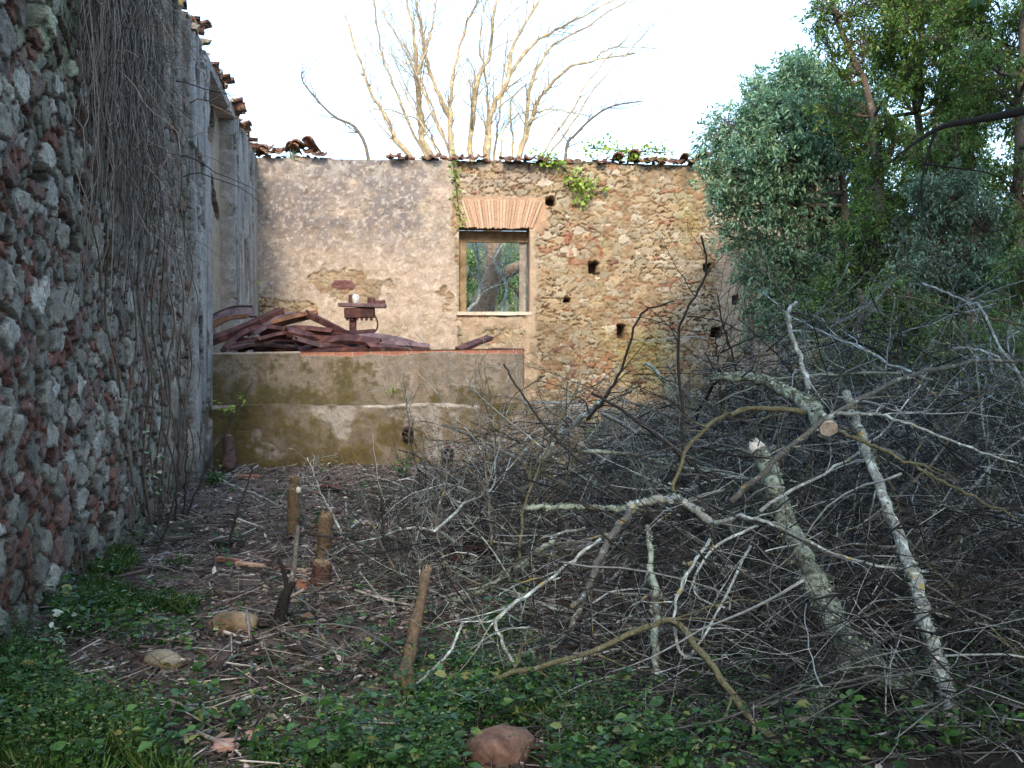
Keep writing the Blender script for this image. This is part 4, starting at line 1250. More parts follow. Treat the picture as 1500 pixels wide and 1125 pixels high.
for k, (pts, r0, r1) in enumerate(STEMS):
    Yk = Yt + r.uniform(-0.9, 0.9) if k not in (3, 11, 12, 16) else Yt
    pw = [P(a, b, Yk + 0.15 * i * r.normal(0, 0.5)) for i, (a, b) in enumerate(pts)]
    if pts[0][1] > 190:
        pw = [hd + r.normal(0, 0.1, 3), hd * 0.45 + pw[0] * 0.55 + np.array([0, 0, -0.25])] + pw
    pw = spline(np.array(pw), 26)
    pw[1:-1] += r.normal(0, 0.014, (24, 3))
    ra = (r1 * 0.5 + (r0 - r1 * 0.5) * np.linspace(1, 0, 26) ** 1.25) * 0.66 * Yt / FPX * (1 + 0.12 * r.normal(0, 1, 26))
    thick.append((pw, ra))
    for c in range(24 if r0 > 4 else 12):
        i = r.integers(9, 25); tg = unit(pw[min(i + 1, 25)] - pw[i - 1])
        d = side_dir(tg, r.uniform(0.4, 0.9), r)
        grow(br, path(pw[i], d, r.uniform(0.5, 1.7), r, 0.10, 0.05), ra[i] * 0.34, 0.004, r, 0, [6, 3], [0.5, 0.45], wig=0.16, trop=0.03)
v, f = strands_mesh(thick, 8, 6); build('stems', v, f, M['tree_bark'], parent=tr)
v, f = strands_mesh(br, 5, 3, 0.012); build('twigs', v, f, M['tree_bark'], parent=tr)

# two bare saplings beside it
for name_lab, pts, Yk, r0 in (('slim bare sapling rising over the gap in the wall tiles', [(542, 250), (523, 190), (487, 169), (447, 125), (441, 105)], 23.0, 4.0),
                              ('thin arching bare sapling over the wall, just left of the evergreen', [(828, 235), (845, 195), (890, 158), (942, 148)], 23.2, 3.6)):
    pw = [P(a, b, Yk) for a, b in pts]
    g0 = pw[0].copy(); g0[2] = gzf(g0[0], g0[1]) - 0.1
    o = empty('sapling', g0, name_lab, 'sapling')
    pw = spline(np.array([g0, g0 * 0.5 + pw[0] * 0.5 + [0.1, 0, 0]] + pw), 26)
    ra = np.linspace(0.055, 0.012, 26)
    v, f = tubes(pw, ra, 7); build('trunk', v, f, M['dim_bark'], parent=o)
    br = []
    for c in range(16):
        i = r.integers(10, 25); tg = unit(pw[min(i + 1, 25)] - pw[i - 1])
        grow(br, path(pw[i], side_dir(tg, r.uniform(0.5, 0.9), r), r.uniform(0.4, 1.3), r, 0.11, 0.03), ra[i] * 0.45, 0.004, r, 0, [4, 2], [0.5, 0.4])
    v, f = strands_mesh(br, 5, 3, 0.01); build('branches', v, f, M['dim_bark'], parent=o)


# ------------------------------------------------------------------ leafy trees
def leafy(name, label, base, cat, trunk_pts, r0, clumps, leaf_m, leaf_size, n_leaves, bark='dim_bark', seed=1, width=0.34, group=None, droop=0.2, whorl=9):
    """trunk along trunk_pts (world); clumps: (centre, radii) of the crown; leaves sit in whorls on real twigs"""
    rg = np.random.default_rng(seed)
    root = empty(name, base, label, cat, group)
    tp = spline(np.array(trunk_pts), 24); tp[1:-1] += rg.normal(0, 0.012, (22, 3))
    ra = np.linspace(r0, r0 * 0.3, 24)
    v, f = tubes(tp, ra, 9); build('trunk', v, f, M[bark], parent=root)
    br = []; pos = []; dr = []
    vol = np.array([c[1][0] * c[1][1] * c[1][2] for c in clumps]) ** (2 / 3); vol /= vol.sum()
    for (c, rd), w in zip(clumps, vol):
        c = np.asarray(c, float); rd = np.asarray(rd, float)
        i = int(np.argmin(np.linalg.norm(tp - (c - [0, 0, rd[2] * 0.8]), axis=1)))
        limb = spline(np.array([tp[i], tp[i] * 0.5 + c * 0.5 + rg.normal(0, 0.08, 3) - [0, 0, 0.1], c]), NP_)
        br.append((limb, np.linspace(min(ra[i] * 0.6, 0.06), 0.014, NP_)))
        nt = max(4, int(n_leaves * w / (whorl * 5)))
        for _ in range(nt):
            q = unit(rg.normal(0, 1, 3)) * rd * rg.uniform(0.45, 1.08) ** 0.7
            end = c + q
            st = limb[rg.integers(4, NP_)]
            mid = st * 0.45 + end * 0.55 + rg.normal(0, 0.06, 3) + [0, 0, 0.06]
            tw = spline(np.array([st, mid, end]), NP_)
            br.append((tw, np.linspace(0.009, 0.0025, NP_)))
            for a in range(5):
                j = rg.integers(4, NP_)
                d = unit(rg.normal(0, 0.7, 3) + unit(tw[-1] - tw[-3]))
                sh = np.array([tw[j] + d * t * leaf_size * 3.0 for t in np.linspace(0, 1, 4)]) + np.array([0, 0, -0.02])
                tt = rg.uniform(0.15, 1.0, whorl)
                pp = sh[0] * (1 - tt)[:, None] + sh[-1] * tt[:, None]
                pos.append(pp + rg.normal(0, leaf_size * 0.25, (whorl, 3)))
                dr.append(rg.normal(0, 0.65, (whorl, 3)) + d * 0.7 - np.array([0, 0, droop]))
    v, f = strands_mesh(br, 5, 3, 0.012); build('branches', v, f, M[bark], parent=root)
    pos = np.concatenate(pos); dr = np.concatenate(dr)
    v, f = leaves(pos, dr, rg.uniform(0.65, 1.2, len(pos)) * leaf_size, rg, width, 0.2, droop * 0.5)
    build('crown', v, f, M[leaf_m], parent=root)
    return root


def cl(lst, Y, sc=1.0):
    """clumps given as image discs at distance Y: (px, py, rpx, dY)"""
    o = []
    for px, py, rp, dy in lst:
        rw = rp * (Y + dy) / FPX * sc
        o.append((P(px, py, Y + dy), (rw, rw * 0.9, rw * 0.95)))
    return o


def gp(px, Y):
    x = (px - 750) / FPX * Y
    return np.array([x, Y, gzf(x, Y)])


# the rounded evergreen leaning over the wall end
Y1 = 16.6
b = gp(1215, Y1)
leafy('evergreen_tree', 'rounded bluish green evergreen tree leaning over the end of the bare masonry', b, 'tree',
      [b - [0, 0, 0.2], P(1222, 500, Y1), P(1236, 380, Y1), P(1235, 280, Y1), P(1215, 180, Y1)], 0.13,
      cl([(1180, 130, 52, 0), (1120, 165, 46, -.2), (1215, 165, 50, .3), (1160, 185, 55, -.5), (1075, 190, 36, 0), (1055, 228, 26, 0), (1100, 225, 40, -.5), (1150, 240, 46, -.6), (1200, 235, 46, 0),
          (1080, 265, 34, -.3), (1120, 300, 36, -.5), (1070, 305, 26, -.3), (1170, 305, 42, -.3), (1225, 300, 40, .4), (1195, 110, 34, .3), (1145, 125, 36, .3), (1100, 350, 30, -.3), (1090, 400, 24, -.3), (1145, 380, 34, -.4),
          (1130, 420, 26, -.4), (1190, 400, 30, -.2), (1205, 350, 34, 0), (1240, 200, 40, .5), (1060, 345, 16, -.2), (1165, 90, 24, .3), (1110, 130, 20, 0), (1036, 205, 16, -.2), (1034, 250, 18, -.4), (1048, 280, 20, -.5), (1250, 150, 44, .6), (1265, 240, 44, .6), (1270, 310, 40, .6), (1225, 420, 40, .2), (1170, 450, 36, -.2), (1120, 470, 22, -.3)], Y1), 'bay', 0.085, 58000, seed=11, width=0.38)
# dry straw coloured stems hanging inside it
out = []
r = np.random.default_rng(17)
for k in range(150):
    px = r.uniform(1075, 1250); py = r.uniform(260, 420)
    p = P(px, py, 17.4 + r.uniform(-0.4, 0.8))
    out.append((path(p, np.array([r.normal(0, .15), r.normal(0, .15), -1]), r.uniform(0.8, 2.6), r, 0.06, -0.03), np.linspace(0.007, 0.004, NP_)))
v, f = strands_mesh(out, 4, 4); o = build('dry_canes', v, f, M['brown_stick'])
tag(o, 'curtain of dry reddish canes hanging behind the rounded evergreen', 'canes', kind='stuff')

# tall slender trees at the side
Y2 = 14.5


def tall(pxs, Y, seed, label, disc, n, lm='tall', ls=0.055, r0=0.09):
    b = gp(pxs[0][0], Y)
    return leafy('tall_tree', label, b, 'tree', [b - [0, 0, 0.2]] + [P(a, c, Y) for a, c in pxs], r0, cl(disc, Y), lm, ls, n, seed=seed, width=0.42, group='tall trees at the edge of the ruin', whorl=8)


rg = np.random.default_rng(23)


def column(x0, y0, y1, wid, n, rp):
    return [(x0 + rg.normal(0, wid), y0 + (y1 - y0) * (k + rg.random()) / n, rp * rg.uniform(0.6, 1.2), rg.uniform(-1.0, 1.0)) for k in range(n)]


tall([(1285, 520), (1290, 300), (1275, 150), (1230, 40), (1205, -60)], 14.5, 31, 'tall slender tree whose sparse top reaches over the rounded evergreen',
     [(1205, 60, 26, 0), (1222, 20, 34, 0), (1260, 60, 34, 0), (1255, 110, 26, 0), (1195, 15, 24, 0), (1225, 95, 18, 0), (1275, 0, 40, 0)] + column(1290, 120, 380, 22, 8, 34), 13000)
tall([(1345, 520), (1350, 350), (1345, 200), (1350, 60), (1360, -120)], 15.2, 32, 'tall tree with straight dark trunk and thick dark crown',
     column(1335, -60, 400, 32, 22, 42) + column(1300, -40, 150, 30, 8, 34), 30000, r0=0.10)
tall([(1420, 520), (1415, 330), (1425, 160), (1440, 0), (1450, -120)], 14.0, 33, 'dense dark green tree second from the edge of the picture',
     column(1420, -60, 420, 36, 24, 44), 32000)
tall([(1500, 540), (1490, 330), (1495, 150), (1500, 0), (1500, -150)], 13.2, 34, 'dense dark green tree cut by the edge of the picture',
     column(1500, -60, 430, 34, 24, 46), 32000)
tall([(1386, 520), (1380, 350), (1372, 170), (1390, 30), (1385, -100)], 16.5, 35, 'tall tree half hidden between the straight trunk and the dense dark tree',
     column(1385, -60, 330, 40, 16, 36), 21000)

# shrub belt below them
SHR = [
    ('grey leaved shrub', 'tall grey green shrub in front of the slender trunks', 1400, 12.5, [(1400, 290, 46, 0), (1360, 340, 46, .3), (1440, 330, 46, .2), (1395, 385, 52, 0), (1345, 410, 44, 0), (1445, 410, 48, 0), (1400, 450, 46, 0), (1360, 270, 30, 0), (1450, 470, 40, 0)], 'greyleaf', 0.065, 17000),
    ('dark shrub', 'dark green shrub at the foot of the rounded evergreen', 1250, 14.5, [(1230, 430, 44, 0), (1270, 390, 42, 0), (1290, 450, 46, 0), (1240, 490, 40, 0), (1195, 470, 34, 0), (1300, 340, 34, 0), (1310, 500, 40, 0), (1255, 340, 28, 0)], 'shrub', 0.075, 15000),
    ('yellow shrub', 'low yellow tinged shrub beyond the brush heap', 1330, 12.0, [(1300, 430, 26, 0), (1335, 470, 40, 0), (1290, 500, 34, 0), (1370, 500, 44, 0), (1330, 540, 36, 0), (1260, 530, 30, 0)], 'shrub', 0.06, 12000),
    ('edge shrub', 'dark shrub at the picture edge beyond the brush heap', 1470, 11.0, [(1480, 480, 50, 0), (1440, 520, 46, 0), (1500, 550, 50, 0), (1410, 560, 40, 0), (1465, 590, 40, 0), (1500, 400, 46, 0)], 'shrub', 0.06, 14000),
    ('low bush', 'low green bush rising behind the brush heap under the dark shrubs', 1420, 9.6, [(1380, 500, 36, 0), (1430, 520, 40, 0), (1470, 500, 40, 0), (1350, 545, 34, 0), (1400, 565, 36, 0), (1450, 580, 36, 0), (1500, 560, 40, 0)], 'shrub', 0.05, 9000),
    ('olive bush', 'loose olive green bush in the bramble tangle beside the sawn limb', 1260, 11.5, [(1230, 520, 34, 0), (1280, 560, 34, 0), (1190, 540, 26, 0), (1320, 580, 34, 0), (1150, 560, 22, 0), (1240, 580, 30, 0)], 'shrub', 0.05, 4200),
    ('pale bush', 'small bush against the bare masonry under the rounded evergreen', 1100, 16.0, [(1100, 450, 22, 0), (1125, 480, 26, 0), (1150, 460, 26, 0), (1160, 500, 28, 0), (1090, 500, 16, 0)], 'bay', 0.06, 2200),
]
for k, (nm, lab, px, Y, disc, lm, ls, n) in enumerate(SHR):
    b = gp(px, Y)
    leafy('shrub', lab, b, 'shrub', [b - [0, 0, 0.1], P(px, 540, Y), P(px, 440, Y), P(px, 350 if k < 2 else 430, Y)], 0.05, cl(disc, Y), lm, ls, n, seed=60 + k, width=0.36, group='shrubs beyond the brush heap', whorl=8)

# trees and bushes beyond the ruin
BG = [(1060, 30, 4.0, 2.6), (1200, 27, 6.0, 3.0), (1320, 25, 7.0, 3.4), (1450, 23, 6.8, 3.2), (1600, 24, 8.0, 3.4), (1750, 20, 9.0, 3.4), (660, 30, 3.4, 1.9), (770, 31, 3.8, 2.4), (705, 36, 3.6, 2.4), (850, 33, 3.8, 2.4), (560, 32, 3.6, 2.2)]
BL = ['bush beyond the end wall above the arching sapling', 'broad tree far behind the rounded evergreen', 'broad tree far behind the slender trunks', 'far tree glimpsed between the dense dark trees', 'far tree beside the edge of the picture', 'far tree outside the edge of the picture',
      'bright green bush seen at the near side of the window opening', 'dark bush seen through the window under the leaning trunk', 'dark bush filling the window opening behind the pollard trunk', 'bush hidden behind the bare masonry', 'bush hidden behind the plastered masonry']
for k, ((px, Y, h, w), lab) in enumerate(zip(BG, BL)):
    b = gp(px, Y); rg2 = np.random.default_rng(300 + k)
    cs = []
    for q in range(14):
        a = rg2.uniform(0, 2 * PI); rr2 = rg2.uniform(0, 0.75) * w; zz = rg2.uniform(0.15, 0.95) * h
        cs.append((b + np.array([math.cos(a) * rr2, math.sin(a) * rr2 * 0.8, zz]), (w * 0.42, w * 0.38, w * 0.34)))
    leafy('bush' if h < 4.5 else 'far_tree', lab, b, 'bush' if h < 4.5 else 'tree', [b - [0, 0, 0.2], b + [0.1, 0, h * 0.4], b + [0.0, 0, h * 0.8]], 0.1, cs, 'shrub' if k not in (6,) else 'weed', 0.14 if h > 4.5 else 0.10, 4200, seed=320 + k, width=0.5, group='greenery beyond the ruin')
# bare pale twigs seen through the window
for k, (pts, lab) in enumerate([([(683, 470), (700, 440), (702, 400), (698, 360), (690, 330)], 'pale crooked sapling seen through the near side of the window'), ([(735, 470), (742, 420), (725, 385), (735, 360), (760, 330)], 'pale thin sapling seen through the middle of the window')]):
    Yk = 22.6 + k
    pw = [P(a, b_, Yk) for a, b_ in pts]; g0 = pw[0].copy(); g0[2] = gzf(g0[0], g0[1]) - 0.1
    o = empty('sapling', g0, lab, 'sapling')
    pw = spline(np.array([g0] + pw), 20); ra = np.linspace(0.05, 0.012, 20)
    v, f = tubes(pw, ra, 7); build('trunk', v, f, M['pale_branch'], parent=o)
    br = []
    for c in range(18):
        i = r.integers(8, 19); tg = unit(pw[min(i + 1, 19)] - pw[i - 1])
        grow(br, path(pw[i], side_dir(tg, r.uniform(0.5, 1.0), r), r.uniform(0.3, 0.9), r, 0.16, -0.02), ra[i] * 0.5, 0.004, r, 0, [4, 2], [0.5, 0.4])
    v, f = strands_mesh(br, 5, 3, 0.008); build('branches', v, f, M['pale_branch'], parent=o)

# overhanging tree whose limb reaches into the picture, and unseen trees added behind the viewpoint to shade the foreground
b = gp(1850, 6.4)
ot = leafy('overhanging_tree', 'tree standing past the picture edge with one dark limb reaching in', b, 'tree',
           [b - [0, 0, 0.2], b + [0, 0, 1.6], b + [-0.1, 0.1, 3.4], b + [0.2, 0, 6.0], b + [0, 0, 8.0]], 0.2,
           [(b + np.array([math.cos(a) * q, math.sin(a) * q, z]), (1.3, 1.3, 1.0)) for a, q, z in ((0, 2, 6), (1, 2.2, 7), (2.2, 2, 6.6), (3.1, 2.4, 7.4), (4.2, 2.2, 6.4), (5.2, 2.4, 7), (0.5, 1, 8.6), (3.6, 1.2, 8.8), (2.8, 3.4, 6.6), (3.9, 3.2, 7.2))] + [(np.array([x_, y_, z_]), (1.3, 1.3, 0.8)) for x_, y_, z_ in ((2.2, 2.2, 5.2), (3.4, 3.4, 5.6), (4.6, 2.2, 5.4), (2.8, 0.6, 5.6), (4.8, 4.6, 6.2), (6.0, 3.6, 5.4), (6.4, 5.6, 6.2), (3.2, 1.6, 4.9), (5.4, 0.8, 5.2), (1.6, 1.8, 4.7), (4.2, 3.6, 5.0), (5.2, 3.2, 5.0), (2.4, 3.2, 5.2), (6.6, 2.0, 5.2), (4.0, 1.0, 4.8))], 'canopy', 0.18, 42000, seed=71, width=0.5)  # second list: crown clumps out of view, added to shade the brush below
limb = spline(np.array([b + [-0.1, 0.1, 3.2], P(1600, 130, 6.6), P(1500, 162, 6.6), P(1430, 176, 6.6), P(1380, 186, 6.6), P(1345, 206, 6.6), P(1310, 232, 6.6)]), 40)
lr = np.concatenate([np.linspace(0.05, 0.022, 20), np.linspace(0.021, 0.006, 20)])
ls_ = [(limb, lr)]
for pts, r0 in (([(1372, 190), (1362, 215), (1352, 255), (1345, 300), (1330, 322)], 0.011), ([(1352, 240), (1400, 246), (1460, 258), (1500, 300)], 0.007), ([(1420, 315), (1450, 340), (1500, 318)], 0.007), ([(1300, 240), (1330, 222)], 0.005)):
    pw = spline(np.array([P(a, c, 6.6) for a, c in pts]), NP_); ls_.append((pw, np.linspace(r0, r0 * 0.4, NP_)))
    grow(ls_, pw, r0, r0 * 0.4, r, 0, [4, 2], [0.25, 0.4], wig=0.15)
v, f = strands_mesh(ls_, 7, 4); build('limb', v, f, M['dark_stem'], parent=ot)
rg = np.random.default_rng(5)
lp = np.array([P(1428, -2, 5.0), P(1436, 4, 5.0), P(1424, 6, 5.0), P(1455, 0, 5.0), P(1465, 2, 5.0), P(1445, -8, 5.0)])
v, f = leaves(lp, rg.normal(0, 0.5, (6, 3)) + [0, 0, -0.6], np.full(6, 0.07), rg, 0.6); build('hanging_leaves', v, f, M['grass'], parent=ot)

SHADE_TREES = [(-6.5, -7.5), (-2.0, -9.0), (2.2, -7.5), (6.5, -6.0), (10.5, -3.0), (12, 2.5), (4.5, -12)]
for k, (x, y) in enumerate(SHADE_TREES):
    b = np.array([x, y, gzf(x, y)]); rg2 = np.random.default_rng(500 + k); cs = []
    for q in range(16):
        a = rg2.uniform(0, 2 * PI); rr2 = rg2.uniform(0.2, 2.6)
        cs.append((b + np.array([math.cos(a) * rr2, math.sin(a) * rr2, rg2.uniform(2.5, 13.5)]), (1.7, 1.7, 1.5)))
    leafy('shade_tree', 'tall leafy unseen tree added behind the viewpoint to shade the foreground', b, 'tree', [b - [0, 0, 0.2], b + [0.2, 0, 5], b + [0, 0.2, 9], b + [0, 0, 13]], 0.22, cs, 'canopy', 0.26, 3600, seed=520 + k, width=0.6, group='unseen shade trees behind the viewpoint')


# ------------------------------------------------------------------ brush heap: the fallen limbs and branches one can tell apart
r = np.random.default_rng(131)
PX = lambda lst: np.array([P(a, b, y) for a, b, y in lst])


def lichen_on(pts, rr, n, size, parent, seed, name='lichen'):
    rg = np.random.default_rng(seed)
    i = rg.random(n) * (len(pts) - 1.01); k = i.astype(int); fr = (i - k)[:, None]
    c = pts[k] * (1 - fr) + pts[k + 1] * fr
    tg = unit(pts[k + 1] - pts[k])
    a = unit(np.cross(tg, rg.normal(0, 1, (n, 3))))
    keep = (a[:, 2] > -0.5) & (fbm(c[:, 2] * 9 + c[:, 0] * 5, a[:, 0] * 1.4 + a[:, 2], seed, 3) > 0.46)
    p = c + a * (rr[k] * 0.98)[:, None]
    p, a, tg = p[keep], a[keep], tg[keep]
    v, f = leaves(p, unit(a * 0.5 + rg.normal(0, 0.7, p.shape)), rg.uniform(0.5, 1.4, len(p)) * size, rg, 0.9, 0.3)
    return tag(build(name, v, f, M['lichen'], parent=parent, smooth=False), kind='stuff')


def branch(label, pts, r0, r1, mat, n=26, kids=8, klen=0.3, lich=0, lsize=0.014, name='fallen_branch', cat='branch', group=None, rough=0.06, seed=1, subdiv=(3,), wig=0.13):
    """one branch: thick axis through pts, side twigs, optional crust of lichen; radii in metres"""
    rg = np.random.default_rng(seed)
    pw = spline(np.asarray(pts), n)
    ra = np.linspace(r0, r1, n) * (1 + rough * rg.normal(0, 1, n))
    pw[1:-1] += rg.normal(0, min(0.006, r0 * 0.4), (n - 2, 3))
    br = []
    Lp = np.linalg.norm(np.diff(pw, axis=0), axis=1).sum()
    for c in range(kids):
        i = rg.integers(max(2, n // 6), n - 1); tg = unit(pw[i + 1] - pw[i - 1] if i < n - 1 else pw[i] - pw[i - 1])
        d = side_dir(tg, rg.uniform(0.4, 1.1), rg)
        grow(br, path(pw[i], d, Lp * klen * rg.uniform(0.5, 1.4), rg, wig, -0.02), min(ra[i] * 0.5, 0.008), 0.0015, rg, 0, list(subdiv), [0.45, 0.4], wig=wig)
    if lich or r0 > 0.02:
        base = pw[-1] if pw[-1][2] < pw[0][2] else pw[0]
        o = empty(name, base, label, cat, group)
        v, f = tubes(pw, ra, 12); build('bark', v, f, M[mat], parent=o)
        if br:
            v, f = strands_mesh(br, 5, 3, 0.005); tag(build('twigs', v, f, M['grey_branch'], parent=o), kind='stuff')
        if lich:
            lichen_on(pw, ra, lich, lsize, o, seed + 5)
    else:
        v, f = strands_mesh([(pw, ra)] + br, 7, 3, 0.0035)
        o = tag(build(name, v, f, M[mat]), label, cat, group, 'thing')
    return o, pw, ra


def cap(parent, p, d, rr, name='cut_face', mat='cut_wood', jag=0.0, seed=3):
    """the pale end of a sawn or snapped limb"""
    d = unit(d); a = unit(np.cross(d, [0.3, 0.2, 1])); b = np.cross(d, a)
    rg = np.random.default_rng(seed); n = 14
    th = np.arange(n) * 2 * PI / n
    ring = p + rr * (np.cos(th)[:, None] * a + np.sin(th)[:, None] * b)
    if jag: inner = p + 0.55 * rr * (np.cos(th)[:, None] * a + np.sin(th)[:, None] * b) + d * (rg.random((n, 1)) * jag)
    else: inner = p + 0.5 * rr * (np.cos(th)[:, None] * a + np.sin(th)[:, None] * b) + d * 0.004
    V = np.concatenate([ring - d * 0.01, ring + d * (rg.random((n, 1)) * jag * 0.6 + 0.003), inner, (p + d * jag * 0.5 + d * .004)[None]])
    i = np.arange(n); j = (i + 1) % n
    F = np.concatenate([np.stack([i, j, n + j, n + i], -1), np.stack([n + i, n + j, 2 * n + j, 2 * n + i], -1)])
    F3 = np.stack([2 * n + i, 2 * n + j, np.full(n, 3 * n)], -1)
    return build(name, V, [F, F3], M[mat], parent=parent, smooth=False)


oA, pA, rA = branch('thick lichen crusted limb in the brush with splintered white top and forked foot',
                    PX([(1112, 662, 5.45), (1132, 715, 5.3), (1162, 790, 5.1), (1195, 855, 4.9), (1225, 920, 4.7), (1252, 962, 4.55)]), 0.045, 0.062, 'limb', 34, 7, 0.22, 2600, 0.017, seed=201)
cap(oA, pA[0], pA[0] - pA[1], 0.045, 'splintered_top', 'white', 0.09, 4)
s1 = spline(PX([(1250, 955, 4.55), (1225, 990, 4.48), (1200, 1025, 4.38), (1172, 1064, 4.27)]), 18)
v, f = tubes(s1, np.linspace(0.048, 0.038, 18), 12); build('broken_stub', v, f, M['limb'], parent=oA)
cap(oA, s1[-1], s1[-1] - s1[-2], 0.040, 'snapped_end', 'cut_wood', 0.05, 6)
s2 = spline(PX([(1246, 950, 4.55), (1285, 982, 4.45), (1330, 1012, 4.36), (1375, 1050, 4.25), (1450, 1120, 4.05), (1490, 1170, 3.9)]), 24)
rs2 = np.linspace(0.060, 0.036, 24)
v, f = tubes(s2, rs2, 12); build('forked_arm', v, f, M['limb'], parent=oA)
lichen_on(s2, rs2, 2600, 0.017, oA, 77); lichen_on(s1, np.linspace(0.058, 0.042, 18), 500, 0.012, oA, 78)

oB, pB, rB = branch('long slanting pale limb with lichen patches and two white bracket fungi',
                    PX([(1240, 575, 5.4), (1258, 630, 5.25), (1285, 705, 5.05), (1312, 775, 4.85), (1345, 860, 4.6), (1370, 955, 4.4), (1393, 1040, 4.2), (1412, 1135, 4.0)]), 0.020, 0.036, 'pale_branch', 40, 8, 0.22, 1800, 0.013, seed=202)
for px, py, Y, sz in ((1372, 968, 4.34, 0.017), (1389, 1045, 4.15, 0.019)):
    v, f = rock(sz, sz * 0.5, sz * 1.3, 9, 3, 0.12, 0.2); build('bracket_fungus', v + P(px, py, Y), f, M['white'], parent=oB)
oC, pC, rC = branch('sawn lichen covered limb ending in a brown cut face amid radiating shoots',
                    PX([(1040, 556, 6.0), (1105, 556, 5.8), (1150, 575, 5.6), (1188, 600, 5.4), (1214, 628, 5.2)]), 0.014, 0.046, 'limb', 24, 6, 0.3, 1700, 0.02, seed=203)
cap(oC, pC[-1], pC[-1] - pC[-2], 0.045, 'cut_face', 'cut_wood', 0.0)

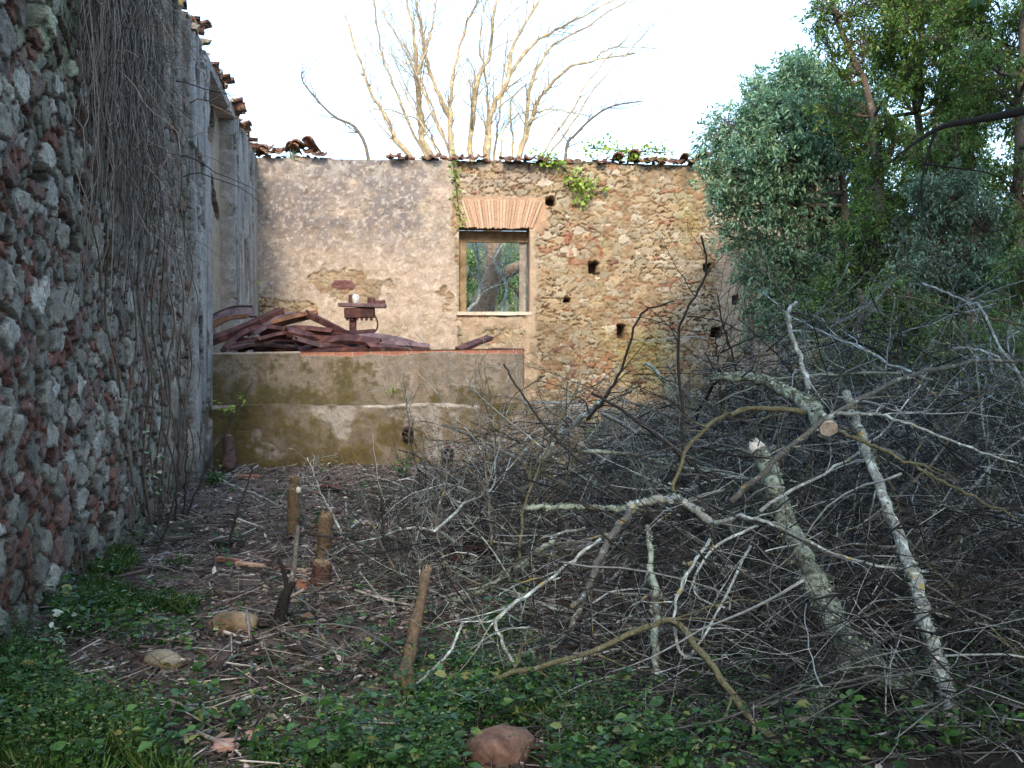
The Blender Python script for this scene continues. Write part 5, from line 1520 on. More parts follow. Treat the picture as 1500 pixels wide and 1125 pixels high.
KEY = [
    ('bleached white stick rising from the sawn limb towards the bare masonry', [(1166, 442, 5.7), (1154, 462, 5.65), (1172, 525, 5.6), (1184, 570, 5.5)], .010, .015, 'pale_branch', 3, .4, 0),
    ('smooth arching shoot curving from the sawn limb down to the near side', [(1184, 606, 5.4), (1130, 598, 5.4), (1080, 602, 5.4), (1040, 622, 5.35), (1004, 662, 5.3), (985, 720, 5.2)], .015, .009, 'olive_branch', 7, .25, 0),
    ('straight grey pole running under the sawn limb and on towards the dark shrubs', [(1070, 735, 5.2), (1112, 698, 5.2), (1150, 660, 5.2), (1210, 614, 5.2), (1265, 585, 5.3), (1340, 548, 5.4), (1430, 530, 5.5), (1540, 528, 5.6)], .016, .010, 'grey_branch', 8, .2, 0),
    ('thin pale shoot drooping from the sawn limb to the picture edge', [(1225, 606, 5.2), (1290, 608, 5.2), (1350, 628, 5.15), (1440, 662, 5.1), (1520, 690, 5.1)], .009, .005, 'pale_branch', 8, .2, 0),
    ('long shoot falling from the sawn limb across the slanting pale limb', [(1228, 632, 5.15), (1300, 662, 5.0), (1380, 705, 4.9), (1490, 760, 4.8)], .011, .006, 'olive_branch', 8, .2, 0),
    ('thick pale crooked branch lying across the middle of the brush heap', [(922, 742, 5.5), (948, 736, 5.45), (985, 730, 5.4), (1012, 741, 5.35), (1046, 768, 5.3)], .021, .022, 'pale_branch', 4, .5, 300),
    ('wavy pale branch running from the crooked branch across the thick limb', [(1042, 766, 5.25), (1090, 758, 5.1), (1132, 768, 5.0), (1200, 800, 4.8), (1262, 824, 4.75), (1360, 838, 4.7)], .011, .005, 'pale_branch', 9, .2, 0),
    ('grey pole slanting down to the near side from the crooked branch', [(930, 742, 5.5), (893, 790, 5.3), (862, 860, 5.05), (832, 928, 4.85)], .022, .014, 'grey_branch', 6, .35, 0),
    ('lichen ruffled branch lying level beyond the crooked branch', [(770, 744, 6.3), (820, 742, 6.2), (870, 744, 6.1), (925, 748, 5.8)], .016, .018, 'limb', 5, .4, 900),
    ('pale forked twig bending sharply above the green weeds', [(880, 790, 5.0), (813, 843, 4.85), (732, 903, 4.6), (735, 940, 4.55), (764, 990, 4.5)], .008, .008, 'pale_branch', 5, .3, 0),
    ('short white peeled twig hanging over the weeds', [(678, 912, 4.75), (655, 960, 4.65), (606, 1006, 4.5)], .007, .006, 'pale_branch', 2, .3, 0),
    ('long olive branch arching low over the weeds and down to the lower edge', [(650, 1018, 4.4), (750, 986, 4.4), (860, 956, 4.4), (955, 916, 4.4), (992, 912, 4.35), (1035, 965, 4.2), (1090, 1040, 4.05), (1175, 1135, 3.85)], .010, .017, 'olive_branch', 12, .18, 0),
    ('upright grey lichened pole in front of the brush heap', [(948, 770, 5.0), (958, 860, 4.75), (960, 960, 4.5), (962, 1050, 4.3), (966, 1140, 4.1)], .013, .022, 'limb', 6, .3, 500),
    ('bent dark shoot standing tall before the bare masonry', [(1000, 670, 5.9), (998, 600, 5.9), (994, 492, 5.9), (1014, 440, 5.9), (1035, 398, 5.9), (1027, 345, 5.9)], .010, .006, 'dark_stem', 6, .25, 0),
    ('hooked dark shoot bending over beside the bent dark shoot', [(860, 615, 6.6), (884, 585, 6.5), (908, 545, 6.5), (936, 466, 6.5), (958, 450, 6.5), (988, 441, 6.5)], .011, .005, 'dark_stem', 4, .25, 0),
    ('pale lichened pole propped before the lower plinth', [(790, 678, 7.2), (828, 634, 7.0), (860, 605, 6.8), (882, 588, 6.6)], .026, .014, 'pale_branch', 4, .3, 500),
    ('straight dark shoot with a curled dead leaf leaning before the basin corner', [(738, 533, 6.6), (760, 570, 6.5), (812, 640, 6.4), (872, 695, 6.2), (960, 765, 6.0)], .006, .010, 'dark_stem', 5, .25, 0),
    ('dark straight branch crossing behind the hooked shoot', [(868, 576, 6.4), (925, 610, 6.2), (1000, 668, 5.9), (1040, 705, 5.7)], .010, .012, 'dark_stem', 5, .3, 0),
    ('slim grey branch lying before the right end of the basin', [(650, 622, 8.4), (705, 645, 8.2), (770, 680, 8.0), (835, 714, 7.8)], .010, .017, 'grey_branch', 9, .35, 0),
    ('pale twig with a knobbed tip high among the dark shrubs', [(1351, 415, 6.2), (1384, 428, 6.1), (1420, 444, 6.0), (1437, 450, 5.9), (1460, 500, 5.8), (1500, 560, 5.7)], .007, .008, 'pale_branch', 5, .25, 0),
    ('thin green shoot crossing the knobbed pale twig', [(1300, 432, 6.3), (1350, 440, 6.2), (1410, 458, 6.1), (1520, 480, 6.0)], .005, .009, 'olive_branch', 5, .25, 0),
    ('low curved pale shoot near the picture edge under the dark shrubs', [(1395, 510, 6.0), (1445, 516, 5.9), (1490, 545, 5.8), (1540, 580, 5.7)], .008, .010, 'pale_branch', 6, .25, 0),
    ('white hooked twig drooping in front of the thick limb', [(1110, 770, 4.95), (1050, 800, 4.85), (1020, 840, 4.8), (1016, 860, 4.78), (1030, 880, 4.75), (1062, 890, 4.7)], .007, .005, 'pale_branch', 3, .25, 0),
    ('pale horizontal branch low behind the thick limb', [(1000, 824, 5.6), (1060, 830, 5.6), (1120, 845, 5.6), (1180, 848, 5.6)], .013, .012, 'pale_branch', 5, .3, 0),
    ('long pale arched shoot sweeping down in front of the heap middle', [(1100, 800, 4.7), (1010, 960, 4.35), (990, 880, 4.5), (1040, 790, 4.8)][::-1], .008, .006, 'pale_branch', 4, .25, 0),
    ('tall lichened pole fallen beyond the crooked branch', [(640, 890, 6.3), (700, 868, 6.2), (760, 830, 6.1), (810, 790, 6.0)], .022, .016, 'limb', 7, .35, 800),
]
for k, (lab, pts, r0, r1, mk, kids, kl, li) in enumerate(KEY):
    branch(lab, PX(pts), r0, r1, mk, 28, kids, kl, li, 0.013, seed=230 + k)
o, pl, rl = branch('dark mossy log lying deep in the brush at the picture edge', PX([(1285, 897, 5.6), (1350, 884, 5.6), (1430, 866, 5.6), (1540, 846, 5.6)]), 0.045, 0.075, 'log', 26, 0, 0, 0, name='fallen_log', cat='log', rough=0.08, seed=290)


def hmax(x, y):
    return 0.75 * math.exp(-((x + 0.1) / 0.9) ** 2 - ((y - 8.6) / 2.0) ** 2) + 0.8 * math.exp(-((x - 2.8) / 1.7) ** 2 - ((y - 9.6) / 2.0) ** 2) + 1.45 * math.exp(-((x - 3.0) / 1.9) ** 2 - ((y - 6.6) / 2.6) ** 2) + 0.55 * math.exp(-((x - 1.2) / 1.5) ** 2 - ((y - 7.0) / 3.2) ** 2) + 0.06


def foot(rg):
    while True:
        x = rg.uniform(-1.4, 5.2); y = rg.uniform(3.9, 11.5)
        if rg.random() < min(1.0, hmax(x, y) / 0.9) and x > -1.3 + max(0, (6.5 - y)) * 0.55:
            return x, y


# many bare branches of one kind
r = np.random.default_rng(151)
MK = ['grey_branch', 'pale_branch', 'pale_branch', 'olive_branch', 'dark_stem', 'pale_branch', 'limb']
for k in range(330):
    x, y = foot(r); h = hmax(x, y)
    z = gzf(x, y) + r.uniform(0.02, h)
    yaw = r.uniform(0, 2 * PI); pit = r.uniform(-0.3, 1.1)
    ln = r.uniform(0.9, 2.7)
    d = np.array([math.cos(yaw) * math.cos(pit), math.sin(yaw) * math.cos(pit) * 0.7, math.sin(pit)])
    pw = path(np.array([x, y, z]) - d * ln * 0.4, d, ln, r, 0.13, r.choice([-0.06, -0.12, 0.0, 0.06]), 16)
    g = gz(pw[:, 0], pw[:, 1]) + 0.015
    pw[:, 2] = np.maximum(pw[:, 2], g)
    if pw[:, 1].min() < 3.6 or (pw[:, 0] < -1.5).any() or pw[:, 2].max() > 0.55 + 1.1 * h: continue
    if pw[:, 1].max() > 8 and pw[:, 0].min() < -0.6: continue
    q_ = 750 + pw[:, 0] / pw[:, 1] * FPX
    if pw[:, 1].min() < 5.0 and ((q_ > 1080) & (q_ < 1420)).sum() > 9: continue
    branch('thin bare branch, one of the many woven together in the brush heap', pw, (r.choice([0.006, 0.008, 0.010, 0.013]) if y > 5.2 else r.choice([0.004, 0.006, 0.007])), 0.0025, MK[k % 7], 18, r.integers(6, 13), 0.3, 0, seed=1000 + k, group='bare branches woven into the brush heap', subdiv=(3, 2), wig=0.15)

# the mass of dead twigs underneath
out = []
for c in range(400):
    cx, cy = foot(r) if c > 70 else (r.uniform(0.5, 3.0), r.uniform(3.9, 5.2)); cyaw = r.uniform(0, 2 * PI); cp = r.normal(0.15, 0.3); hz = r.uniform(0, 1) ** 1.1 * (1.0 if c > 70 else 0.25)
    for k in range(r.integers(12, 26)):
        x = cx + r.normal(0, 0.28); y = max(4.0, cy + r.normal(0, 0.28)); h = hmax(x, y) * (0.9 if r.random() < 0.85 else 1.25)
        z = gzf(x, y) + h * np.clip(hz + r.normal(0, 0.22), 0, 1.05)
        yaw = cyaw + r.normal(0, 0.5); pit = (cp + r.normal(0, 0.3)) * (1.0 if c > 70 else 0.3)
        ln = r.uniform(0.3, 1.5)
        d = np.array([math.cos(yaw) * math.cos(pit), math.sin(yaw) * math.cos(pit), math.sin(pit)])
        pw = path(np.array([x, y, z]) - d * ln * 0.5, d, ln, r, 0.15, -0.05)
        if pw[:, 1].min() < 3.5: continue
        r0 = r.choice([0.0018, 0.0028, 0.004, 0.006])
        n0 = len(out)
        grow(out, pw, r0, r0 * 0.45, r, 0, [2], [0.45], wig=0.16, ratio=0.6)
        for q in range(n0, len(out)):
            out[q][0][:, 2] = np.maximum(out[q][0][:, 2], gz(out[q][0][:, 0], out[q][0][:, 1]) + 0.006)
v, f = strands_mesh(out, 4, 3, 0.004)
tag(build('brushwood', v, f, M['twigs']), 'dense tangle of dead twigs filling the brush heap', 'brushwood', kind='stuff')
# bramble tangle further back, beyond the heap, against the shrubs
out = []
for k in range(2100):
    y = r.uniform(7.5, 15.5); u = r.uniform(920, 1560); x = (u - 750) / FPX * y
    z = gzf(x, y) + r.uniform(0, 1) ** 1.2 * (0.35 + 1.0 * sstep(950, 1150, u))
    yaw = r.uniform(0, 2 * PI); pit = r.normal(0.5, 0.5); ln = r.uniform(0.5, 1.8)
    d = np.array([math.cos(yaw) * math.cos(pit), math.sin(yaw) * math.cos(pit), math.sin(pit)])
    pw = path(np.array([x, y, z]) - d * ln * 0.5, d, ln, r, 0.11, -0.09)
    pw[:, 2] = np.maximum(pw[:, 2], gz(pw[:, 0], pw[:, 1]) + 0.005)
    r0 = r.uniform(0.003, 0.007)
    out.append((pw, np.linspace(r0, r0 * 0.5, NP_)))
v, f = strands_mesh(out, 4, 3, 0.005)
tag(build('brambles', v, f, M['twigs']), 'leafless bramble tangle between the brush heap and the shrubs', 'brambles', kind='stuff')

# scrawny twiggy stems standing in the litter, centre
for k, (pts, lab, mk) in enumerate([
    ([(590, 700, 8.2), (600, 640, 8.2), (592, 560, 8.3)], 'thin twiggy stem before the first drain pipe of the basin', 'grey_branch'),
    ([(650, 830, 6.6), (640, 760, 6.7), (655, 690, 6.8), (640, 640, 6.9)], 'twiggy grey stem standing in the litter before the second drain pipe', 'grey_branch'),
    ([(560, 800, 7.2), (560, 755, 7.2), (556, 720, 7.2)], 'short dark twig standing between the cut stakes and the brush', 'dark_stem'),
    ([(720, 800, 6.6), (715, 720, 6.7), (705, 640, 6.8), (690, 590, 6.9)], 'twiggy stem before the right end of the basin', 'grey_branch'),
    ([(760, 830, 6.2), (770, 740, 6.4), (800, 660, 6.5), (850, 560, 6.6)], 'slim grey stem slanting before the lower plinth', 'olive_branch'),
    ([(1120, 640, 7.0), (1085, 560, 7.0), (1060, 480, 7.0), (1050, 430, 7.0)], 'thin dark stem among the brush before the wall end', 'dark_stem'),
    ([(1060, 640, 6.4), (1052, 540, 6.4), (1049, 490, 6.4)], 'short forked dark stem before the last putlog hole', 'dark_stem'),
    ([(1230, 640, 7.5), (1200, 540, 7.6), (1140, 420, 7.8), (1080, 365, 7.9)], 'long arching thorny stem reaching towards the evergreen', 'olive_branch'),
    ([(1310, 660, 7.0), (1290, 570, 7.1), (1230, 500, 7.2), (1150, 470, 7.3)], 'arching stem over the sawn limb', 'grey_branch'),
    ([(500, 780, 7.8), (470, 720, 7.9), (450, 670, 8.0)], 'grey twig leaning over beside the cut stakes', 'pale_branch'),
]):
    branch(lab, PX(pts), .010, .004, mk, 22, 16, .3, 0, seed=400 + k, name='dry_shrub', cat='dry shrub', subdiv=(4, 2))

# dark saplings along the foot of the long wall
for k, (pts, lab) in enumerate([
    ([(270, 735, 9.3), (300, 690, 9.4), (330, 630, 9.5), (370, 560, 9.6)], 'straight dark sapling stem leaning before the mossy basin corner'),
    ([(256, 745, 9.2), (260, 700, 9.2), (263, 628, 9.3)], 'upright dark sapling stem at the foot of the long wall'),
    ([(332, 800, 8.0), (345, 760, 8.0), (362, 710, 8.1), (371, 680, 8.1)], 'short dark shoot leaning in the litter before the basin'),
    ([(225, 810, 7.7), (248, 760, 7.8), (258, 700, 7.9), (236, 620, 8.1)], 'crooked dark sapling bending towards the long wall'),
    ([(268, 735, 9.4), (272, 690, 9.4), (275, 650, 9.4)], 'short dark shoot beside the upright sapling stem'),
]):
    pw = PX(pts); pw[0][2] = gzf(pw[0][0], pw[0][1]) - 0.02
    branch(lab, pw, .011, .006, 'dark_stem', 20, 2, .2, 0, seed=430 + k, name='sapling', cat='sapling')

# ------------------------------------------------------------------ stakes, stumps, scraps
def stake(label, pts, r0, r1, mat='brown_stick', name='wooden_stake', jag=0.03, seed=1):
    pw = PX(pts); pw = spline(pw, 14)
    o = empty(name, pw[0], label, 'stake' if 'stake' in name else 'stump')
    ra = np.linspace(r0, r1, 14) * (1 + 0.05 * np.random.default_rng(seed).normal(0, 1, 14))
    pw2 = spline(pw, 40); v, f = tubes(pw2, np.interp(np.linspace(0, 13, 40), np.arange(14), ra), 18, True)
    v = v + (r0 * 0.7 * (fbm(v[:, 0] * 30 + v[:, 1] * 20, v[:, 2] * 7 + seed, 800 + seed, 4) - 0.5))[:, None] * np.array([1, 1, 0.2])
    build('shaft', v, f, M[mat], parent=o)
    cap(o, pw[-1], pw[-1] - pw[-2], r1 * 0.95, 'broken_top', 'old_cut' if mat != 'black' else 'black', jag, seed)
    return o


g = gz(0, 0)
YS = 2400 / (780 - 505)
o = stake('peeled brown stake with a pale knot standing furthest back in the litter', [(428, 782, 8.6), (429, 755, 8.6), (430, 725, 8.6), (432, 700, 8.6)], .050, .043, seed=2)
v, f = rock(0.022, 0.012, 0.03, 21, 3, 0.1, 0.2); build('knot', v + P(437, 718, 8.56), f, M['white'], parent=o)
stake('shaggy rotten stake standing in the litter nearer than the peeled one', [(472, 825, 7.5), (475, 800, 7.5), (478, 757, 7.5)], .058, .048, 'brown_stick', jag=.06, seed=3)
stake('low rotten stump right before the shaggy stake', [(468, 858, 6.8), (470, 840, 6.8), (472, 825, 6.8)], .07, .062, 'log', 'tree_stump', seed=4)
o = stake('leaning brown stake with a splintered foot hanging over the weeds', [(602, 1018, 4.55), (594, 985, 4.6), (604, 940, 4.75), (612, 900, 4.85), (624, 840, 5.0)], .036, .024, 'brown_stick', jag=.05, seed=5)
pw = PX([(602, 1018, 4.55), (592, 1000, 4.58)])
cap(o, pw[0], pw[0] - pw[1], 0.034, 'splintered_foot', 'cut_wood', 0.05, 8)
# charred forked stump
b0 = P(408, 930, 5.75); b0[2] = gzf(b0[0], b0[1])
o = empty('charred_stump', b0, 'charred black forked stump beside the mossy boulder', 'stump')
v1 = tubes(spline(np.array([b0 - [0, 0, .03], P(412, 895, 5.75), P(420, 868, 5.75), P(430, 852, 5.75)]), 12), np.linspace(.045, .02, 12), 9)
v2 = tubes(spline(np.array([P(422, 866, 5.75), P(416, 838, 5.75), P(408, 818, 5.75)]), 10), np.linspace(.018, .008, 10), 7)
v3 = tubes(spline(np.array([P(424, 862, 5.75), P(431, 830, 5.76), P(434, 795, 5.78), P(437, 770, 5.8)]), 10), np.linspace(.018, .012, 10), 7)
v, f = merge([v1, v2]); build('burnt_wood', v, f, M['black'], parent=o)
v, f = v3; build('unburnt_stem', v, f, M['grey_branch'], parent=o)
for k in range(4):
    d = np.array([math.cos(k * 1.7), math.sin(k * 1.7), 0.1])
    v, f = tubes(path(b0 + [0, 0, .03], d, 0.25, r, 0.2, -0.1), np.linspace(.02, .006, NP_), 6); build('root', v, f, M['black'], parent=o)


def stone(label, px, py, Y, sx, sy, sz, mat, seed, cat='rock', sink=0.3, rot=0.0, name='boulder', facet=0.5):
    v, f = rock(sx, sy, sz, seed, 4, 0.3, facet)
    v = v @ np.array(Euler((0, 0, rot)).to_matrix()).T
    x = (px - 750) / FPX * Y
    z = gzf(x, Y)
    v = v + np.array([x, Y, z + sz * (1 - sink) * 0.6])
    return tag(build(name, v, f, M[mat]), label, cat, kind='thing')


YG = lambda py: 2400.0 / (py - 505)
stone('rounded ochre boulder with yellow moss lying in the twig litter', 338, 925, 5.68, .155, .10, .085, 'boulder', 5, rot=0.1)
stone('flat grey brown stone with a mossy edge, nearer than the ochre boulder', 234, 985, 5.0, .105, .075, .055, 'grey_rock', 8, rot=-0.2)
stone('large reddish stone in the weeds at the lower edge', 736, 1122, 3.88, .15, .12, .10, 'red_rock', 12, sink=0.5, rot=0.4, facet=0.45)
stone('small pale stone in the grass at the foot of the long wall', 232, 884, 6.3, .05, .04, .035, 'grey_rock', 17)
stone('flat pale stone between the grass and the ochre boulder', 228, 914, 5.85, .06, .045, .022, 'grey_rock', 19)
stone('small dark stone under the lower edge of the brush near the charred stump', 448, 920, 5.8, .05, .04, .05, 'red_rock', 23)
for k, (px, py, Y, w, lab) in enumerate(((327, 1108, 3.98, .10, 'flat purple pink tile fragment at the lower edge of the litter'), (366, 1092, 4.1, .055, 'small pink brick fragment beside the flat tile fragment'))):
    v, f = boxmesh(w, w * 0.7, 0.02, 0, cuts=6)
    v = v * (1 + 0.25 * (fbm(v[:, 0] * 25 + k * 5, v[:, 1] * 25, 50 + k, 3) - 0.5))[:, None]
    v, f = xf((v, f), (0, 0, 0), (0.15, -0.1, 0.5 * k))
    x = (px - 750) / FPX * Y
    tag(build('brick_fragment', v + np.array([x, Y, gzf(x, Y) + 0.03]), f, M['pink_stone']), lab, 'brick fragment', kind='thing')
# planks, bricks and tile scraps in the litter
SC = [('black plank end lying in the litter before the basin', 332, 803, .24, .07, .05, 'black', .1), ('dark plank scrap behind the shaggy stake', 505, 795, .22, .05, .04, 'black', -.4),
      ('long orange wooden slat half covered by litter', 395, 838, .55, .05, .02, 'brick', -.25), ('orange brick sliver near the black plank', 335, 828, .24, .05, .03, 'red_brick', -.35),
      ('short orange slat at the edge of the grass', 265, 888, .24, .03, .02, 'brick', .35), ('red brick lump behind the charred stump', 436, 865, .09, .06, .05, 'red_brick', .2),
      ('pink pale board scrap at the foot of the basin', 545, 770, .35, .05, .02, 'cut_wood', -.15), ('red tile scrap at the foot of the basin wall', 360, 703, .3, .12, .03, 'red_brick', .1)]
for k, (lab, px, py, a, b_, c, mk, rot) in enumerate(SC):
    Y = YG(py); x = (px - 750) / FPX * Y
    v, f = boxmesh(a, b_, c, 0, cuts=6)
    v = v + 0.006 * (fbm(v[:, 0:1] * 20 + k * 5, v[:, 1:2] * 20 + v[:, 2:3] * 30, 70 + k, 3) - 0.5) * np.array([1, 1, 2.])
    v, f = xf((v, f), (0, 0, 0), (0.06, 0.05, rot))
    tag(build('scrap_piece', v + np.array([x, Y, gzf(x, Y) + c * 0.5 + 0.012]), f, M[mk], smooth=False), lab, 'scrap', kind='thing')
# rusty scraps and an upright rotten post by the basin
stake('rotten dark post leaning on the mossy basin', [(334, 690, 12.6), (336, 665, 12.75), (335, 643, 12.9)], .09, .06, 'log', jag=.05, seed=9)
for k, (px, py, Y, lab) in enumerate(((473, 715, 10.8, 'dark bent iron plate lying behind the peeled stake'), (677, 780, 7.8, 'dark red iron plate lying in the litter before the brush'), (690, 812, 7.4, 'smaller dark red iron plate nearest the brush'))):
    x = (px - 750) / FPX * Y
    pts = np.array([[x - .16, Y, gzf(x, Y) + .02], [x, Y + .03, gzf(x, Y) + .12], [x + .17, Y + .08, gzf(x, Y) + .05]])
    v, f = channel(spline(pts, 14), .2, .03, .014, .4, PI)
    tag(build('iron_plate', v, f, M['iron'], smooth=False), lab, 'iron plate', kind='thing')
for k, (px, py, Y, rr, lab) in enumerate(((825, 677, 8.6, .045, 'small round pale fungus standing out in the brush before the plinth'), (923, 632, 11.5, .05, 'sawn pale end of a short log before the kerb wall'))):
    p = P(px, py, Y)
    o = empty('cut_log' if k else 'pale_billet', p - [0, 0, rr], lab, 'log' if k else 'billet')  # both are cut log ends, a bark tube with a sawn face
    v, f = tubes(np.array([p, p + [0.02, .1, -.02], p + [0.03, .5, -.08]]), np.full(3, rr * .9), 12); build('bark', v, f, M['limb'], parent=o)
    cap(o, p, np.array([-0.05, -1, .1]), rr, 'cut_face' if k else 'pale_face', 'cut_wood')

# ------------------------------------------------------------------ litter on the ground
def scatter(n, rg, xr, yr):
    """more of them near the viewpoint; inside the walls only"""
    y = yr[0] * (yr[1] / yr[0]) ** rg.random(n)
    x = rg.uniform(xr[0], xr[1], n)
    k = (x > XL0 + SL * y + 0.08)
    return x[k], y[k]


r = np.random.default_rng(171)
out = []
x, y = scatter(11000, r, (-3.8, 3.0), (3.4, 13.0)); k_ = (x < 0.1 + 0.12 * y + r.normal(0, .4, len(x))) | (y > 9); x, y = x[k_], y[k_]
for a, b_ in zip(x, y):
    ln = r.uniform(0.06, 0.4) * (1.6 if r.random() < 0.08 else 1); yaw = r.uniform(0, 2 * PI)
    d = np.array([math.cos(yaw), math.sin(yaw), r.normal(0, 0.22)])
    n = 5
    t = np.linspace(-0.5, 0.5, n)
    pw = np.array([a, b_, 0]) + d * (t * ln)[:, None] + np.array([-d[1], d[0], 0]) * (r.normal(0, .08) * ln * (t * t))[:, None]
    pw[:, 2] = gz(pw[:, 0], pw[:, 1]) + r.uniform(0.004, 0.035) + d[2] * t * ln
    r0 = r.uniform(0.001, 0.004) if r.random() < .95 else r.uniform(.006, .012)
    out.append((pw, np.full(n, r0)))
v, f = strands_mesh(out, 5, 4, 0.004); tag(build('twig_litter', v, f, M['litter']), 'dry twigs and sticks strewn over the ground', 'twigs', kind='stuff')
x, y = scatter(26000, r, (-3.9, 3.2), (3.3, 18.0)); k_ = (x < 0.2 + 0.12 * y + r.normal(0, .5, len(x))) | (y > 9); x, y = x[k_], y[k_]
n = len(x); pos = np.stack([x, y, gz(x, y) + r.uniform(0.004, 0.03, n)], -1)
v, f = leaves(pos, np.concatenate([r.normal(0, 1, (n, 2)), r.normal(0, 0.35, (n, 1))], 1), r.uniform(0.015, 0.075, n), r, 0.45, 0.35)
tag(build('dead_leaves', v, f, M['litter']), 'dead leaves and bark chips carpeting the ground', 'leaf litter', kind='stuff')
# the thicker fallen sticks in the litter of the foreground, one by one
for k, (p0, p1, mk, rr, lab) in enumerate([
    ((165, 1050), (330, 1040), 'pale_branch', .009, 'long pale stick lying level across the near litter'),
    ((330, 1042), (400, 1025), 'pale_branch', .008, 'short pale stick continuing the long pale one'),
    ((275, 955), (318, 980), 'brown_stick', .008, 'short reddish stick slanting below the ochre boulder'),
    ((315, 988), (365, 958), 'grey_branch', .010, 'grey stick slanting up below the ochre boulder'),
    ((196, 958), (245, 932), 'dark_stem', .009, 'dark stick at the edge of the near grass'),
    ((295, 700), (410, 740), 'pale_branch', .012, 'pale curved branch in the litter before the basin'),
    ((60, 1020), (200, 1000), 'brown_stick', .008, 'brown stick half hidden in the near weeds'),
    ((425, 850), (480, 960), 'grey_branch', .011, 'grey stick leaning away from the charred stump'),
    ((420, 985), (590, 930), 'grey_branch', .012, 'grey branch lying from the stump to the leaning stake'),
    ((440, 1060), (640, 900), 'dark_stem', .012, 'long dark branch lying over the near weeds'),
    ((640, 735), (520, 690), 'pale_branch', .010, 'pale thin branch lying before the basin'),
    ((205, 907), (209, 942), 'pale_branch', .007, 'tiny pale upright stick beside the flat pale stone'),
]):
    Y0, Y1_ = YG(p0[1]), YG(p1[1])
    a = P(p0[0], p0[1], Y0 * .985); c = P(p1[0], p1[1], Y1_ * .985)
    m_ = (a + c) / 2 + [0, 0.02, 0.03]
    branch(lab, [a, m_, c], rr, rr * .6, mk, 18, 4, .2, 0, seed=600 + k, name='stick', cat='stick')

# ------------------------------------------------------------------ green ground cover
def cover(name, label, cat, pts_fn, n, mat, kind_, seed):
    rg = np.random.default_rng(seed); pos = []; dr = []; sz = []
    for _ in range(n):
        x, y, dens = pts_fn(rg)
        if x < XL0 + SL * y + 0.05: continue
        z = gzf(x, y)
        if kind_ == 'grass':
            k = rg.integers(5, 12)
            pos.append(np.stack([x + rg.normal(0, .02, k), y + rg.normal(0, .02, k), np.full(k, z)], -1))
            dr.append(rg.normal(0, .45, (k, 3)) * [1, 1, .3] + [0, 0, 1]); sz.append(rg.uniform(.05, .16, k) * dens)
        else:
            sp = fbm(np.array([x * 1.6 + seed]), np.array([y * 1.6]), 91, 3)[0]; fine = kind_ == 'fine' or rg.random() < 0.25
            h = rg.uniform(.02, .24) * dens * (0.5 + 1.2 * sp); k = rg.integers(18, 40) if fine else rg.integers(4, 13); sc_ = 0.38 if fine else rg.choice([0.6, 0.9, 1.25])
            lean = rg.normal(0, .25, 2)
            t = rg.uniform(.25, 1, k)
            a = rg.uniform(0, 2 * PI, k)
            pos.append(np.stack([x + lean[0] * h * t + np.cos(a) * .012 + rg.normal(0, .025 if fine else .004, k), y + lean[1] * h * t + np.sin(a) * .012 + rg.normal(0, .025 if fine else .004, k), z + h * t], -1))
            dr.append(np.stack([np.cos(a), np.sin(a), rg.uniform(-.15, .5, k)], -1)); sz.append(rg.uniform(.022, .055, k) * sc_)
    pos = np.concatenate(pos); dr = np.concatenate(dr); sz = np.concatenate(sz)
    if kind_ == 'grass': v, f = leaves(pos, dr, sz, rg, .06, .2, .15)
    else: v, f = leaves(pos, dr, sz, rg, .58, .12, .12)
    return tag(build(name, v, f, M[mat]), label, cat, kind='stuff')


def img_patch(px0, px1, py0, py1, pw=1.0):
    def fn(rg):
        for _ in range(50):
            px = rg.uniform(px0, px1); py = py0 + (py1 - py0) * rg.random() ** (1 / pw)
            Y = YG(py); x = (px - 750) / FPX * Y
            if fbm(np.array([x * 2.2]), np.array([Y * 2.2]), 77, 3)[0] > 0.42: break
        return x, Y, 1.0
    return fn


def near_left(rg):
    while True:
        px = rg.uniform(-120, 400); py = rg.uniform(930, 1180)
        if (py - 930) / 200 + 0.10 * rg.normal() > 0.15 + max(0, px) / 260 and fbm(np.array([px / 60]), np.array([py / 40]), 55, 3)[0] > 0.46: break
    Y = YG(py); return (px - 750) / FPX * Y, Y, 1.15


def near_mid(rg):
    while True:
        px = rg.uniform(370, 1010); py = rg.uniform(905, 1190)
        t = 1 - sstep(1000, 1100, py) * 0.0
        if py > 1125 - 190 * math.exp(-((px - 740) / 170) ** 2) + 25 * rg.normal() and fbm(np.array([px / 60]), np.array([py / 35]), 56, 3)[0] > 0.48 and not (660 < px < 805 and py > 1085): break
    Y = YG(py); return (px - 750) / FPX * Y, Y, 1.1


cover('grass', 'green grass in the near corner by the long wall', 'grass', near_left, 2400, 'grass', 'grass', 1)
cover('weeds', 'low leafy weeds in the near corner by the long wall', 'weeds', near_left, 430, 'weed', 'weed', 2)
cover('weeds', 'feathery fine leaved weeds in the near corner by the long wall', 'weeds', near_left, 420, 'grass', 'fine', 12)
cover('weeds', 'feathery fine leaved weeds below the front of the brush heap', 'weeds', near_mid, 300, 'grass', 'fine', 13)
cover('weeds', 'dense low leafy weeds under the front of the brush heap', 'weeds', near_mid, 640, 'weed', 'weed', 3)
cover('grass', 'grass blades among the weeds under the front of the brush heap', 'grass', near_mid, 420, 'grass', 'grass', 4)
cover('grass', 'grass strip at the foot of the long wall', 'grass', img_patch(120, 270, 815, 905), 700, 'grass', 'grass', 5)
cover('weeds', 'weeds at the foot of the long wall', 'weeds', img_patch(60, 270, 820, 960), 260, 'weed', 'weed', 6)
cover('weeds', 'sparse weeds scattered through the litter', 'weeds', img_patch(200, 760, 700, 1120, .8), 330, 'weed', 'weed', 7)
cover('weeds', 'dark weeds under the brush at the picture edge', 'weeds', img_patch(980, 1560, 860, 1180), 520, 'weed', 'weed', 8)
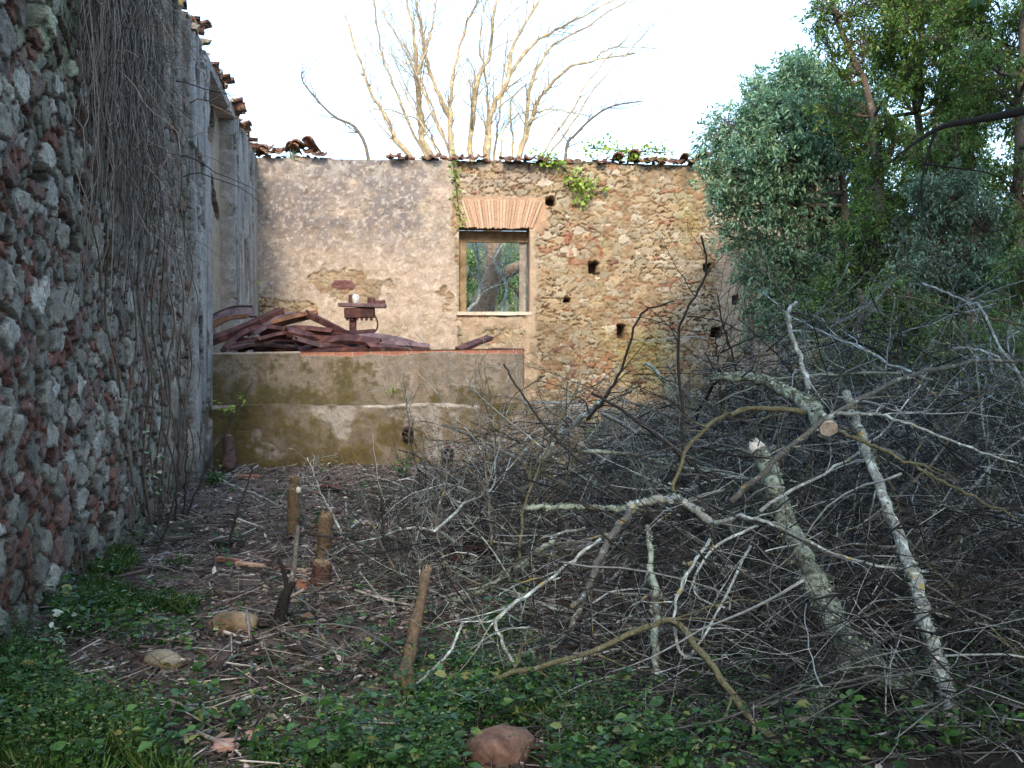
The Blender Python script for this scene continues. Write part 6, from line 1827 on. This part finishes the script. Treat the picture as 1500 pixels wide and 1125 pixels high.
cover('weeds', 'green weeds at the foot of the bare masonry', 'weeds', img_patch(860, 1010, 600, 640), 260, 'ivy', 'weed', 9)

# individual leafy plants
def plant(label, p, h, n, mat, size, seed, spread=.1, name='leafy_plant'):
    rg = np.random.default_rng(seed)
    o = empty(name, p, label, 'plant')
    st = []; pos = []; dr = []
    for k in range(4):
        pw = path(np.asarray(p) + [rg.normal(0, .02), rg.normal(0, .02), 0], np.array([rg.normal(0, spread * 3), rg.normal(0, spread * 3), 1]), h * rg.uniform(.6, 1.1), rg, .1, .03)
        st.append((pw, np.linspace(.005, .002, NP_)))
        for _ in range(n // 4):
            i = rg.integers(3, NP_); pos.append(pw[i]); dr.append(rg.normal(0, 1, 3) * [1, 1, .3] + [0, 0, .2])
    v, f = strands_mesh(st, 4, 3); build('stalks', v, f, M['olive_branch'], parent=o)
    v, f = leaves(np.array(pos), np.array(dr), rg.uniform(.6, 1.2, len(pos)) * size, rg, .55, .12, .15); build('leaves', v, f, M[mat], parent=o)


p = L(9.15, 0.0, .16); p[2] = gzf(p[0], p[1]); plant('pale flowering plant climbing low against the long wall', p, .95, 48, 'pale_leaf', .06, 1, .03)
p = P(330, 612, 12.9); plant('pale green fern growing out of the mossy basin face near the corner', p, .25, 26, 'ivy', .07, 2, .2)
p = P(352, 598, 12.95); plant('second pale green fern on the mossy basin face beside the first', p, .22, 22, 'ivy', .06, 3, .2)
p = P(300, 690, 11.5); p[2] = gzf(p[0], p[1]); plant('low bright plant where the long wall meets the basin', p, .28, 60, 'weed', .08, 4, .3)
p = P(90, 955, 5.2); p[2] = gzf(p[0], p[1]); plant('dark stemmed plant with pale top leaves near the corner of the long wall', p, .3, 22, 'pale_leaf', .05, 5, .1)
p = P(150, 1085, 4.15); p[2] = gzf(p[0], p[1]); plant('round leaved seedling in the near grass', p, .10, 12, 'weed', .05, 6, .2)
p = P(595, 690, 12.0); p[2] = gzf(p[0], p[1]); plant('bright low plant at the foot of the basin below the drain pipes', p, .3, 60, 'weed', .08, 7, .3)
p = P(575, 585, 13.0); plant('yellow flowering sprig on the basin ledge', p, .22, 26, 'ivy', .045, 8, .2)
p = P(460, 770, 8.9); p[2] = gzf(p[0], p[1]); plant('small green plant between the two stakes', p, .18, 40, 'weed', .06, 9, .3)
p = P(770, 1010, 4.5); p[2] = gzf(p[0], p[1]); plant('large leaved plant in the weeds under the brush', p, .22, 40, 'weed', .07, 10, .2)
p = P(930, 1095, 4.1); p[2] = gzf(p[0], p[1]); plant('grey woolly plant at the lower edge of the brush', p, .12, 44, 'pale_leaf', .03, 11, .2)

# ------------------------------------------------------------------ sky, sun, camera
SUN_AZ, SUN_EL = -2.0, 33.0
w = bpy.data.worlds.new('World'); bpy.context.scene.world = w; w.use_nodes = True
nt = w.node_tree; nt.nodes.clear()
sky = nt.nodes.new('ShaderNodeTexSky'); sky.sky_type = 'NISHITA'; sky.sun_disc = False
sky.sun_elevation = rad(SUN_EL); sky.sun_rotation = rad(180 + SUN_AZ)
sky.air_density = 1.0; sky.dust_density = 3.0; sky.ozone_density = 1.0
veil = nt.nodes.new('ShaderNodeMix'); veil.data_type = 'RGBA'; veil.inputs[0].default_value = 0.4
veil.inputs[7].default_value = (4.7, 7.4, 10.9, 1)
bg = nt.nodes.new('ShaderNodeBackground'); bg.inputs['Strength'].default_value = 0.13
ow = nt.nodes.new('ShaderNodeOutputWorld')
nt.links.new(sky.outputs[0], veil.inputs[6]); nt.links.new(veil.outputs[2], bg.inputs[0]); nt.links.new(bg.outputs[0], ow.inputs[0])

sl = bpy.data.lights.new('sun', 'SUN'); sl.energy = 1.5; sl.angle = rad(10.0); sl.color = (1.0, 0.85, 0.68)
so = bpy.data.objects.new('sun', sl); C.objects.link(so)
a, e = rad(SUN_AZ), rad(SUN_EL)
so.rotation_euler = Vector((math.sin(a) * math.cos(e), math.cos(a) * math.cos(e), -math.sin(e))).to_track_quat('-Z', 'Y').to_euler()

cam = bpy.data.cameras.new('camera'); cam.sensor_width = 36; cam.lens = 36.0; cam.clip_end = 2000; cam.clip_start = 0.05
co = bpy.data.objects.new('camera', cam); C.objects.link(co)
co.location = (0, 0, CAM_Z); co.rotation_euler = (PI / 2 + PITCH, 0, 0)
sc = bpy.context.scene; sc.camera = co
sc.view_settings.view_transform = 'Standard'; sc.view_settings.look = 'None'
sc.view_settings.exposure = 1.8; sc.view_settings.gamma = 1.0
sc.render.engine = 'CYCLES'
sc.cycles.max_bounces = 6; sc.cycles.diffuse_bounces = 2; sc.cycles.glossy_bounces = 2; sc.cycles.transmission_bounces = 3
